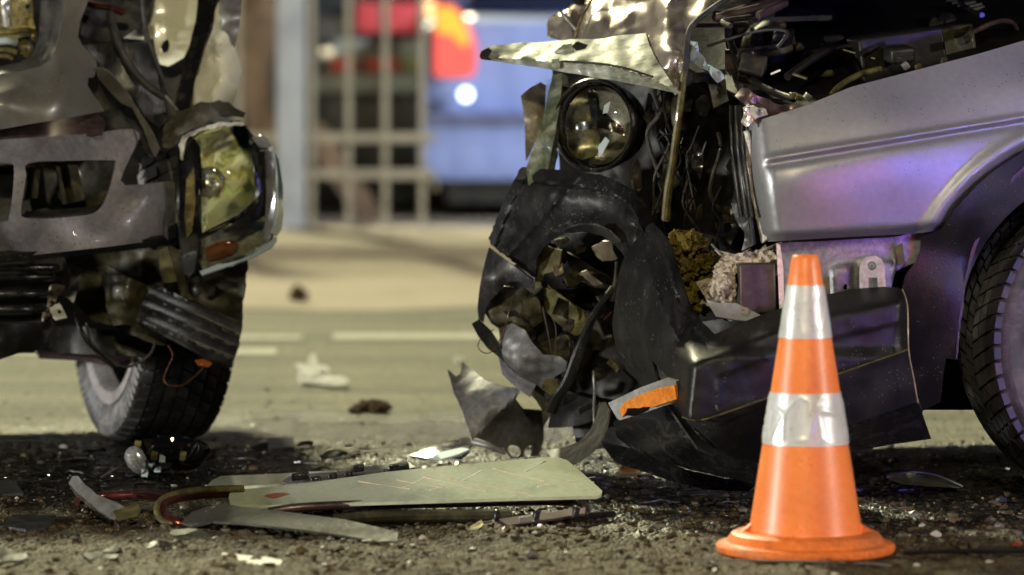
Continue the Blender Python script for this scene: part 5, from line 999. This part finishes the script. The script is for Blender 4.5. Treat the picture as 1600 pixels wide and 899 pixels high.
for k in range(4):
    th = R((-8, 28, 152, 188)[k]); d = Vector((math.cos(th), math.sin(th), 0)); t = Vector((-d.y, d.x, 0)) * .006
    pts = [V0 + d * .092 + Vector((0, 0, .046)), V0 + d * .132 + Vector((0, 0, .0165)), V0 + d * .090 + Vector((0, 0, .0165))]
    add('rib', [p - t for p in pts] + [p + t for p in pts], [(0, 1, 2), (5, 4, 3), (0, 3, 4, 1), (1, 4, 5, 2), (2, 5, 3, 0)], 'cone_base', cone, smooth=False)
def band(z0, z1, wr, seed):
    nz_, seg = 26, 160; V, Fc = [], []
    for i in range(nz_ + 1):
        z = z0 + (z1 - z0) * i / nz_
        for k in range(seg):
            th = 2 * math.pi * k / seg; p = Vector((math.cos(th), math.sin(th), z * 12)) * 2.2 + Vector((seed, 0, 0))
            wv = noise.voronoi(p * .75)[0]; crease = math.exp(-((wv[1] - wv[0]) / .07) ** 2)
            e = min(i, nz_ - i) / nz_; fade = min(1, e * 8)
            r_ = cr(z) + .0012 + wr * fade * (crease * .0042 + .0010 * noise.noise(p * 1.5))
            V.append(V0 + Vector((math.cos(th) * r_, math.sin(th) * r_, z)))
    for i in range(nz_):
        for k in range(seg):
            k2 = (k + 1) % seg; Fc.append((i * seg + k, i * seg + k2, (i + 1) * seg + k2, (i + 1) * seg + k))
    return add('reflective_band', V, Fc, 'cone_band', cone, sharp=80)
band(.354, .441, .14, 3.1); band(.179, .264, .42, 5.7)

# ------------------------------------------------------------------ DEBRIS
def one(name, label, cat, outline, ctrl, mat, group=None, **k):
    o = S(name, outline, ctrl, mat, None, **k); tag(o, label, cat, group); return o
# large pale glass panel and its frame
SLAB = [(360, 770, 6.88), (480, 756, 6.94), (600, 739, 6.99), (790, 721, 7.02), (870, 716, 7.02), (941, 770, 6.86), (800, 778, 6.81), (640, 783, 6.80), (480, 788, 6.80), (362, 788, 6.82), (700, 755, 6.895)]
gp = one('glass_slab', 'large pale green scratched glass panel lying across the debris', 'glass panel',
  [(357, 778), (360, 769), (368, 766), (480, 755), (600, 738), (700, 728), (790, 720), (850, 715), (872, 715), (886, 719), (912, 741), (941, 767), (940, 772), (932, 775), (800, 778), (640, 783), (480, 788), (370, 791), (360, 788)],
  SLAB, 'glass_pane', thick=.006, res=7)
gt = tps(SLAB)
def gY(x, y, lift=.004): return float(gt([(x, y)])[0]) - lift
def decal(name, ol, mat, parent, lift=.0015):
    S(name, ol, [(p[0], p[1], gY(p[0], p[1], lift)) for p in ol] + [(ol[0][0] + .3, ol[0][1] + .3, gY(ol[0][0], ol[0][1], lift))], mat, parent, .0004, 5, smooth_out=True)
for (x0, y0, x1, y1, m) in ((700, 748, 830, 772, 'scratch_pink'), (620, 750, 690, 762, 'scratch_pink'), (770, 732, 850, 752, 'scratch_pink'), (630, 762, 672, 742, 'scratch'), (720, 752, 752, 735, 'scratch'), (820, 737, 852, 720, 'scratch'), (672, 766, 700, 757, 'scratch'), (560, 752, 640, 764, 'scratch_pink'), (660, 745, 760, 768, 'scratch_pink'), (840, 760, 930, 745, 'scratch')):
    tube('scratch', [(x0, y0, gY(x0, y0, .002)), ((x0 + x1) / 2, (y0 + y1) / 2 + 1, gY((x0 + x1) / 2, (y0 + y1) / 2, .002)), (x1, y1, gY(x1, y1, .002))], .0009, m, gp, seg=5, n=3)
decal('red_smear', [(412, 776), (424, 771), (440, 770), (452, 772), (440, 776), (426, 779)], 'smear_red', gp)
gp['label'] = 'large pale green scratched glass panel lying across the debris'
g2 = one('glass_strip', 'narrow pale green glass strip behind the large glass panel', 'glass strip', [(322, 760), (332, 750), (345, 744), (440, 740), (520, 735), (530, 744), (440, 756), (330, 763)], [(322, 760, 7.20), (345, 745, 7.34), (520, 736, 7.36), (440, 755, 7.18)], 'glass_pane', thick=.006, res=8)
# broken frame with blocks
bf = one('broken_trim_frame', 'broken black and silver trim with clip blocks behind the glass panel', 'car trim', [(440, 752), (456, 742), (520, 738), (580, 728), (640, 722), (648, 730), (610, 740), (520, 750), (450, 757)], [(440, 752, 7.19), (456, 743, 7.22), (640, 723, 7.26), (645, 730, 7.2), (450, 756, 7.15)], 'steel', thick=.01, res=7)
for (px, py, wd) in ((470, 744, 30), (494, 750, 16), (520, 746, 14), (545, 742, 12), (560, 732, 20), (622, 730, 34), (608, 738, 20)):
    box('clip_block', at(px, py, 7.14), (wd * .0011, .02, .012), 'gloss_black', bf, (.1, -.12, rng.uniform(-.2, .2)), .002, .15)
# long dark wing shard behind glass
one('blue_lined_shard', 'dark curved shard with blue inside leaning behind the glass panel', 'car fragment', [(640, 712), (670, 700), (705, 690), (730, 684), (738, 690), (734, 704), (720, 714), (700, 712), (670, 716)], [(640, 712, 7.72), (730, 685, 7.74), (734, 704, 7.66), (680, 700, 7.70)], 'gloss_black', thick=.006, res=6, crumple=.008)
one('blue_mirror_shard', 'small bright blue mirror sliver behind the glass panel', 'glass shard', [(668, 715), (690, 706), (722, 699), (734, 702), (716, 710), (690, 717)], [(668, 715, 7.62), (730, 700, 7.62), (690, 717, 7.58)], 'blue_chrome', thick=.004, res=6)
# chrome moulding loop, red reflection painted into its tube colour
ml = empty('moulding_loop', ground(300, 800), 'chrome and red oval headlamp moulding lying bent on the ground', 'moulding')
tube('loop_tube', [(120, 783, 6.93), (160, 776, 6.96), (210, 773, 6.94)], .009, 'maroon_metal', ml, seg=12)
tube('loop_tube', [(380, 768, 6.90), (330, 769, 6.88), (290, 773, 6.84), (262, 781, 6.78), (250, 794, 6.74), (256, 808, 6.72), (272, 817, 6.70), (290, 821, 6.70)], .0115, 'maroon_metal', ml, seg=14)
tube('loop_rim', [(380, 764, 6.885), (330, 765, 6.865), (290, 769, 6.825), (258, 778, 6.765), (245, 794, 6.725), (251, 811, 6.705), (270, 822, 6.69)], .006, 'olive_metal', ml, seg=10)
tube('loop_tube', [(210, 773, 6.94), (232, 774, 6.90), (258, 779, 6.86)], .009, 'maroon_metal', ml, seg=12)
tube('loop_back', [(420, 800, 6.80), (470, 793, 6.80), (560, 789, 6.82), (680, 787, 6.86), (800, 784, 6.90), (880, 784, 6.92), (914, 794, 6.86), (905, 806, 6.80), (860, 812, 6.76)], .008, 'mauve_metal', ml, seg=12)
tube('loop_front', [(520, 814, 6.74), (600, 808, 6.76), (720, 806, 6.78), (800, 806, 6.78)], .012, 'olive_liner', ml, seg=10)
bb = empty('black_clip_strip', ground(850, 825), 'black clip strip with purple lower edge right of the moulding', 'car trim')
tube('strip', [(740, 824, 6.70), (800, 816, 6.74), (880, 810, 6.77), (960, 803, 6.80)], .006, 'gloss_black', bb, seg=8)
S('strip_face', [(742, 830), (750, 816), (800, 808), (880, 797), (915, 793), (914, 802), (880, 808), (800, 820), (744, 832)], [(742, 830, 6.66), (800, 810, 6.74), (914, 795, 6.78), (880, 807, 6.74)], 'mauve_metal', bb, .004, 6)
S('strip_end', [(728, 832), (736, 822), (752, 812), (756, 820), (742, 832), (732, 838)], [(728, 832, 6.66), (752, 813, 6.68), (735, 836, 6.65)], 'gold_metal', bb, .003, 4)
for px, py in ((776, 806), (838, 806), (900, 800)): box('clip', at(px, py, 6.73), (.010, .012, .022), 'gloss_black', bb, (.1, .2, .3), .002)
box('clip', at(822, 812, 6.70), (.024, .006, .012), 'steel', bb, (0, -.15, 0), .001)
# bent grey strip in front
gs = one('bent_strip', 'long bent grey trim strip in front of the glass panel', 'car trim', [(284, 816), (300, 800), (330, 790), (350, 787), (380, 792), (450, 800), (540, 812), (600, 826), (622, 832), (620, 846), (590, 845), (520, 834), (440, 824), (380, 817), (330, 815), (300, 822)], [(284, 816, 6.66), (345, 788, 6.74), (450, 802, 6.68), (620, 833, 6.56), (615, 845, 6.52), (440, 823, 6.60), (330, 812, 6.66)], 'trim_grey', thick=.004, res=6, fn=lambda x, y: .01 * math.sin(y / 6.0))
# left bent channel with red-edged cup
lc = empty('bent_channel', ground(170, 815), 'bent pale metal channel with a red rimmed end at the lower left', 'car fragment')
S('channel', [(107, 756), (113, 745), (122, 744), (132, 757), (150, 772), (175, 782), (196, 793), (190, 808), (178, 810), (150, 793), (124, 772)], [(107, 756, 6.88), (120, 745, 6.88), (196, 794, 6.74), (180, 808, 6.72), (150, 782, 6.78)], 'steel', lc, .004, 5, crumple=.006, cscale=30)
S('channel_inside', [(107, 756), (113, 745), (118, 750), (124, 772), (150, 793), (178, 810), (172, 812), (140, 792), (116, 772)], [(107, 756, 6.90), (118, 750, 6.885), (175, 811, 6.73)], 'olive_liner', lc, .004, 5)
S('torn_end', [(176, 798), (196, 792), (212, 785), (220, 794), (214, 804), (196, 808), (184, 812)], [(176, 800, 6.73), (212, 787, 6.74), (184, 811, 6.70)], 'olive_metal', lc, .003, 5, crumple=.006)
S('cup', [(180, 812), (186, 822), (196, 834), (206, 838), (222, 836), (232, 828), (237, 820), (238, 832), (228, 841), (206, 842), (188, 838), (181, 826)], [(180, 812, 6.70), (206, 838, 6.64), (238, 822, 6.66), (206, 830, 6.68)], 'steel', lc, .004, 4)
tube('red_rim', [(180, 814, 6.69), (182, 828, 6.655), (190, 840, 6.63), (208, 844, 6.62), (230, 842, 6.63), (240, 832, 6.65)], .0025, 'maroon_metal', lc, seg=7)
# bowl reflector
bw = empty('lamp_bowl', ground(270, 742), 'broken smoky lamp bowl lying in front of the left tyre', 'lamp fragment')
lathe('bowl', [(-.028, .02), (-.024, .045), (-.008, .066), (.016, .078), (.018, .079), (.016, .074), (-.006, .062), (-.02, .042)], at(265, 715, 7.52), (.05, -.25, 1), 'smoky_lens', bw, 40)
lathe('bulb_holder', [(-.02, .012), (0, .020), (.02, .019), (.03, .012), (.032, 0)], at(214, 722, 7.46), (-.3, -.5, .8), 'chrome', bw, 20)
for i, (px, py) in enumerate(((240, 712), (252, 718), (285, 712), (246, 730), (214, 695), (225, 738))):
    S('bowl_shard', [(px - 5, py + 6), (px - 2, py - 8), (px + 6, py - 5), (px + 4, py + 7)], [(px - 5, py + 6, 7.46), (px + 6, py - 5, 7.47), (px + 4, py + 7, 7.45)], 'blue_chrome' if i % 2 else 'gold_metal', bw, .002, 4, crumple=.006, cscale=60, seed=i)
tube('bowl_wire', [(158, 746, 7.44), (178, 734, 7.45), (198, 722, 7.47)], .002, 'rubber', bw)
# plates and blocks on the road: (name, label, outline, Y front, Y back, mat)
one('folded_plate', 'grey folded steel plate with holes standing upright beside the wreck', 'metal plate', [(700, 577), (712, 588), (718, 584), (722, 566), (744, 582), (760, 596), (790, 604), (808, 606), (812, 612), (806, 624), (818, 640), (846, 642), (849, 650), (850, 690), (842, 712), (800, 716), (790, 700), (770, 695), (740, 690), (736, 680), (724, 645), (708, 612)],
  [(700, 577, 7.74), (722, 568, 7.78), (808, 608, 7.72), (740, 686, 7.70), (765, 640, 7.71), (846, 643, 7.72), (848, 700, 7.74), (800, 714, 7.70), (780, 660, 7.735)], 'plate_steel', thick=.003, res=5, fn=lambda x, y: .0009 * abs(((x - 738) * .716 + (y - 688) * .697)) - .03, holes=[[(794, 700), (800, 695), (810, 697), (815, 704), (810, 712), (800, 712)], [(820, 704), (826, 696), (833, 697), (832, 706), (826, 713), (820, 711)]], crumple=.006, cscale=16, sharp=22)
tube_o = tube('steel_tube', [(742, 690, 7.62), (765, 697, 7.60), (790, 708, 7.60)], .008, 'steel', None, taper=.005); tag(tube_o, 'short bare steel tube at the foot of the folded plate', 'metal tube')
one('curved_liner', 'dark curved arch liner strip standing beside the folded plate', 'car fragment', [(852, 704), (880, 700), (905, 690), (922, 672), (932, 650), (936, 630), (946, 628), (952, 640), (948, 664), (938, 690), (920, 710), (895, 724), (868, 722)], [(852, 704, 7.56), (922, 672, 7.44), (940, 630, 7.46), (950, 650, 7.38), (895, 723, 7.36), (868, 720, 7.44)], 'rubber_flap', thick=.004, res=6)
one('cross_strip', 'grey plastic crosspiece lying under the hanging plates', 'car fragment', [(880, 616), (888, 612), (920, 622), (942, 628), (946, 640), (940, 652), (900, 666), (856, 668), (862, 640), (880, 634)], [(880, 616, 7.60), (942, 630, 7.50), (856, 667, 7.62), (905, 640, 7.52)], 'black_plastic', thick=.004, res=6, crumple=.01)
tp = tube('upright_pin', [(927, 580, 7.45), (929, 610, 7.45), (928, 640, 7.46), (929, 664, 7.46)], .0028, 'steel', None, seg=7); tag(tp, 'thin upright metal pin in front of the crosspiece', 'metal pin')
one('dark_plate', 'flat dark plate at the left edge beside the bent channel', 'car fragment', [(-40, 752), (0, 750), (22, 750), (36, 770), (0, 772), (-40, 772)], [(-40, 760, 7.30), (22, 750, 7.40), (36, 770, 7.22)], 'grey_plastic', thick=.01, res=9)
one('dark_plate', 'flat grey plate with tapered end at the lower left', 'car fragment', [(0, 822), (20, 805), (50, 803), (86, 810), (70, 824), (40, 827)], [(0, 822, 6.68), (50, 804, 6.80), (70, 823, 6.66)], 'grey_plastic', thick=.008, res=7)
one('black_block', 'small black plastic block on the glittering wet road', 'car fragment', [(418, 684), (458, 682), (460, 698), (440, 700), (419, 701)], [(418, 690, 8.10), (459, 690, 8.10), (440, 683, 8.14)], 'grey_plastic', thick=.03, res=7)
for i, (ol_, lab) in enumerate((([(500, 712), (512, 704), (528, 702), (545, 708), (530, 714)], 'black splinter on the wet road nearest the broken trim'), ([(392, 700), (408, 694), (420, 692), (418, 700), (400, 704)], 'black splinter touching the small plastic block'), ([(548, 706), (562, 704), (564, 709), (550, 711)], 'tiny black chip right of the road splinter'), ([(320, 715), (330, 702), (340, 700), (334, 710), (322, 718)], 'dark chip beside the broken lamp bowl'), ([(128, 866), (150, 862), (186, 868), (184, 873), (140, 874)], 'thin curved black sliver below the bent channel'), ([(160, 862), (180, 848), (186, 858), (180, 864)], 'pointed black fragment below the red rimmed channel'), ([(-10, 866), (6, 856), (40, 864), (46, 872), (20, 876), (-10, 880)], 'ridged black fragment at the bottom left corner'))):
    Y0 = 4800 / (max(p[1] for p in ol_) - HZ) - .03
    one('black_splinter', lab, 'car fragment', ol_, [(p[0], p[1], Y0 + .02 * ((max(q[1] for q in ol_) - p[1]) / 10)) for p in ol_], 'oily_black', group='black plastic splinters on the road', thick=.004, res=5, crumple=.006, cscale=30, seed=i)
one('white_shard', 'bright white plastic shard on the mud at the bottom', 'plastic shard', [(343, 868), (350, 864), (380, 867), (420, 871), (442, 876), (438, 882), (400, 882), (360, 879), (350, 876)], [(343, 868, 6.30), (442, 877, 6.22), (380, 866, 6.30), (400, 881, 6.20)], 'white_scrap', thick=.003, res=5, ragged=.8)
one('clear_lens_shard', 'clear curved lens shard on the oily road near the right wheel', 'lens shard', [(1384, 742), (1410, 737), (1450, 740), (1485, 748), (1506, 758), (1500, 763), (1450, 760), (1410, 757), (1390, 750)], [(1384, 742, 7.42), (1450, 738, 7.46), (1506, 760, 7.30), (1420, 757, 7.30), (1440, 748, 7.33)], 'shard_glass', thick=.004, res=5)
for k, (a, b) in enumerate(((744, 738), (752, 744), (759, 756))):
    pass
tag(tube('lens_rib', [(1386, 746, 7.36), (1420, 738, 7.38), (1460, 742, 7.37), (1504, 760, 7.28)], .0016, 'blue_chrome', None, seg=6), 'bright curved rib along the clear lens shard', 'lens shard')
tag(tube('chrome_strip', [(1088, 874, 6.20), (1150, 876, 6.19), (1240, 877, 6.19), (1330, 880, 6.18), (1392, 884, 6.17)], .0035, 'chrome', None, seg=8, flat=.6), 'thin bright metal strip lying in front of the cone', 'metal strip')
tag(tube('cone_shadow_strip', [(1412, 864, 6.28), (1480, 862, 6.30), (1560, 862, 6.31), (1660, 860, 6.31)], .004, 'oily_black', None, seg=8), 'thin dark strip painting the cone shadow right of its base', 'painted shadow')  # dark tube stands in for the cone's cast shadow
af = one('amber_frame', 'small framed amber lens piece under the hanging bumper', 'lens fragment', [(967, 724), (998, 724), (1001, 740), (968, 740)], [(967, 724, 7.54), (998, 724, 7.54), (980, 740, 7.52)], 'tan_bracket', thick=.01, res=5, holes=[[(972, 728), (994, 728), (996, 737), (972, 737)]])
S('lens', [(971, 727), (995, 727), (997, 738), (971, 738)], [(971, 727, 7.55), (995, 727, 7.55), (980, 738, 7.535)], 'dark_amber', af, .004, 5)
# white crumpled paper on the road beyond
pw = empty('crumpled_paper', ground(500, 600), 'bright white crumpled paper on the road between the vehicles', 'paper')
Yp = 9.72
for i, ol_ in enumerate(([(466, 598), (464, 585), (478, 572), (486, 552), (492, 553), (497, 572), (510, 584), (520, 590), (540, 590), (544, 600), (520, 602)], [(459, 571), (468, 567), (484, 572), (496, 582), (486, 590), (472, 582)], [(494, 574), (504, 570), (514, 574), (516, 583), (508, 578), (500, 580)], [(498, 598), (512, 588), (534, 588), (544, 597), (540, 601), (514, 602)])):
    S('fold', ol_, [(p_[0], p_[1], Yp - .03 - .02 * i + (600 - p_[1]) * .0075) for p_ in ol_], 'thin_paper', pw, .0, 4, crumple=.010, cscale=30, seed=i)
for i, (px, py, r_, lab) in enumerate(((556, 646, .016, 'small earth clod left of the larger dirt clods'), (572, 644, .024, 'rounded brown earth clod between the vehicles'), (590, 645, .026, 'brown earth clod with a stalk between the vehicles'))):
    g = ground(px, py); o = rock('earth_clod', (g.x, g.y, r_ * .4), r_, 'soil', None, .75, i, 3, .5); tag(o, lab, 'earth clod', 'earth clods on the road')
tag(tube('stalk', [(592, 640, 8.98), (593, 632, 8.98), (592, 626, 8.99)], .003, 'soil', None, seg=6), 'short dark stalk sticking out of the earth clod', 'stalk')
one('pale_scrap', 'small pale scrap far out on the road near the wreck', 'paper', [(710, 559), (722, 558), (724, 563), (714, 566)], [(710, 559, 10.5), (722, 558, 10.55), (714, 565, 10.45)], 'white_scrap', thick=.003, res=4)
one('pale_scrap', 'small pale scrap on the far sand strip', 'paper', [(595, 478), (606, 477), (608, 482), (598, 483)], [(595, 478, 12.85), (606, 477, 12.9), (598, 482, 12.8)], 'white_scrap', thick=.003, res=4)
g = ground(466, 476); tag(rock('far_stone', (g.x, g.y, .03), .035, 'soil', None, 1, 9, 2, .3), 'dark stone on the far sand strip', 'stone')
# flat dark shards strewn under the wrecks
hr = random.Random(5)
ZONES = [((-10, 330, 696, 768), 20, 'dark plastic shard in the oily patch before the left tyre', 'shards before the left tyre'), ((380, 720, 700, 742), 10, 'dark plastic sliver on the glittering road behind the glass', 'slivers behind the glass'),
         ((880, 1190, 740, 792), 14, 'dark plastic shard under the hanging bumper', 'shards under the bumper'), ((1350, 1600, 715, 800), 10, 'dark plastic shard on the ground before the right wheel', 'shards before the right wheel'), ((30, 700, 800, 878), 12, 'thin dark sliver on the mud in front of the debris', 'slivers on the near mud')]
for (z, n_, lab, grp) in ZONES:
    for k in range(n_):
        g = ground(hr.uniform(z[0], z[1]), hr.uniform(z[2], z[3])); ln = hr.uniform(.012, .055) * (1.3 if hr.random() < .3 else .8); wd = ln * hr.uniform(.15, .5); a = hr.uniform(-.6, .6) + (math.pi if hr.random() < .5 else 0)
        up = hr.uniform(.0, .5) * wd; V, m_ = [], 5; base = gz(g.x, g.y) + .003
        for j in range(m_):
            t = j / (m_ - 1) - .5; ww = wd * (.25 + hr.uniform(.3, .8)) * (1 - abs(t) * hr.uniform(.3, 1.3)); bow = hr.uniform(0, .25) * wd * (1 - 4 * t * t)
            for sg in (-1, 1):
                u_, v_ = t * ln, sg * ww * .5
                V.append((g.x + u_ * math.cos(a) - v_ * math.sin(a), g.y + u_ * math.sin(a) + v_ * math.cos(a), base + bow + (up * (sg + 1) * .5)))
        o = add('plastic_shard', V, [(2 * j, 2 * j + 1, 2 * j + 3, 2 * j + 2) for j in range(m_ - 1)], hr.choice(['gloss_black', 'black_plastic', 'black_plastic', 'grey_plastic', 'dark_metal', 'trim_grey']), None, smooth=False, thick=.0025, offset=0)
        tag(o, lab, 'plastic shard', grp)
# countable stones and glass crumbs on the mud
sr = random.Random(21); stones = []
for (px, py, rr, m) in [(1030, 826, 10, 'stone'), (1062, 826, 6, 'stone'), (1430, 810, 11, 'stone'), (1488, 814, 9, 'stone'), (1560, 828, 8, 'stone'), (1462, 838, 9, 'pale_crumb'), (1412, 842, 9, 'stone'), (1342, 770, 7, 'pale_crumb'), (1548, 818, 7, 'stone'), (1590, 836, 7, 'stone'), (905, 832, 8, 'stone'), (845, 830, 6, 'pale_crumb'), (690, 815, 8, 'stone'), (706, 818, 6, 'stone'), (830, 868, 9, 'stone'), (815, 872, 7, 'stone'), (1520, 858, 8, 'crumb'), (1590, 856, 7, 'red_crumb'), (1375, 858, 7, 'stone'), (780, 820, 5, 'stone'), (960, 790, 6, 'stone'), (1010, 800, 6, 'stone'), (1160, 800, 8, 'stone'), (1085, 790, 6, 'stone'), (410, 835, 8, 'stone'), (450, 836, 7, 'stone'), (352, 834, 7, 'stone'), (660, 842, 6, 'pale_crumb'), (100, 700, 6, 'pale_crumb'), (395, 735, 8, 'crumb'), (1040, 752, 6, 'pale_crumb'), (1130, 745, 6, 'crumb'), (125, 820, 11, 'crumb'), (300, 868, 8, 'crumb'), (250, 868, 9, 'crumb'), (470, 866, 8, 'soil'), (1432, 880, 6, 'pale_crumb'), (1545, 877, 6, 'pale_crumb')]:
    g = ground(px, py); r_ = rr * g.y / F; o = rock('stone', (g.x, g.y, gz(g.x, g.y) + r_ * .35), r_, m, None, .8, len(stones), 1, .5, (1.15, .9))
    tag(o, {'stone': 'small angular dark grey stone on the muddy road', 'pale_crumb': 'small pale glinting chip on the muddy road', 'crumb': 'small brown earthy lump on the muddy road', 'red_crumb': 'small red plastic crumb right of the cone', 'soil': 'small brown soil lump at the bottom of the road'}[m], 'stone' if m in ('stone', 'crumb', 'soil') else 'chip', {'stone': 'dark stones on the mud', 'pale_crumb': 'pale chips on the mud', 'crumb': 'earth lumps on the mud'}.get(m)); stones.append(o)
# uncountable crumbs: one mass each
def scatter(name, n, region, rmin, rmax, mats, wts, label):
    bm = bmesh.new(); bmesh.ops.create_icosphere(bm, subdivisions=1, radius=1); bv = np.array([v.co[:] for v in bm.verts]); bfc = [tuple(v.index for v in f.verts) for f in bm.faces]; bm.free()
    r = np.random.RandomState(sum(map(ord, name))); V, Fc, FM = [], [], []
    while len(V) < n:
        px, py = r.uniform(-40, 1640), region[0] + (region[1] - region[0]) * r.rand()
        if not region[2](px, py, r): continue
        g = ground(px, py); rad = rmin + (rmax - rmin) * r.rand() ** 3
        sc = np.array([r.uniform(.7, 1.5), r.uniform(.7, 1.5), r.uniform(.35, .9)]) * rad
        v = bv * (1 + r.uniform(-.35, .35, (len(bv), 1))) * sc; a = r.rand() * 6.28
        v = np.stack([v[:, 0] * math.cos(a) - v[:, 1] * math.sin(a), v[:, 0] * math.sin(a) + v[:, 1] * math.cos(a), v[:, 2]], 1)
        z = gz(g.x, g.y) + rad * .25; V.append(v + np.array([g.x, g.y, z])); mi = r.choice(len(mats), p=wts)
        s = (len(V) - 1) * len(bv); Fc += [tuple(s + k for k in f) for f in bfc]; FM += [mi] * len(bfc)
    o = add(name, np.concatenate(V), Fc, None, None, smooth=False, mats=mats, fmat=FM); struct(o, 'stuff', label); o['category'] = 'debris'; return o
scatter('soil_crumbs', 4200, (775, 905, lambda x, y, r: r.rand() < (.35 + .65 * math.exp(-((y - 815) / 28) ** 2))), .0012, .0085, ['crumb', 'stone', 'pale_crumb', 'soil'], [.46, .16, .03, .35], 'brown soil crumbs and grit strewn over the near road')
scatter('broken_grit', 2000, (688, 790, lambda x, y, r: (x < 360 or x > 690 or r.rand() < .5)), .0012, .0065, ['oily_black', 'dark_metal', 'stone', 'pale_crumb', 'chrome'], [.60, .27, .08, .03, .02], 'dark wet grit and glass crumbs under the wrecks')
scatter('road_grit', 500, (610, 700, lambda x, y, r: True), .001, .006, ['stone', 'crumb', 'pale_crumb'], [.5, .4, .1], 'loose grit on the road behind the debris')
scatter('glass_crumbs', 900, (690, 800, lambda x, y, r: (r.rand() < (.9 if 330 < x < 740 else .25))), .0009, .0034, ['green_glint', 'pale_crumb'], [.8, .2], 'tiny shiny greenish specks added for sparkle on the wet road')  # shiny specks added as made-up glints on the damp asphalt
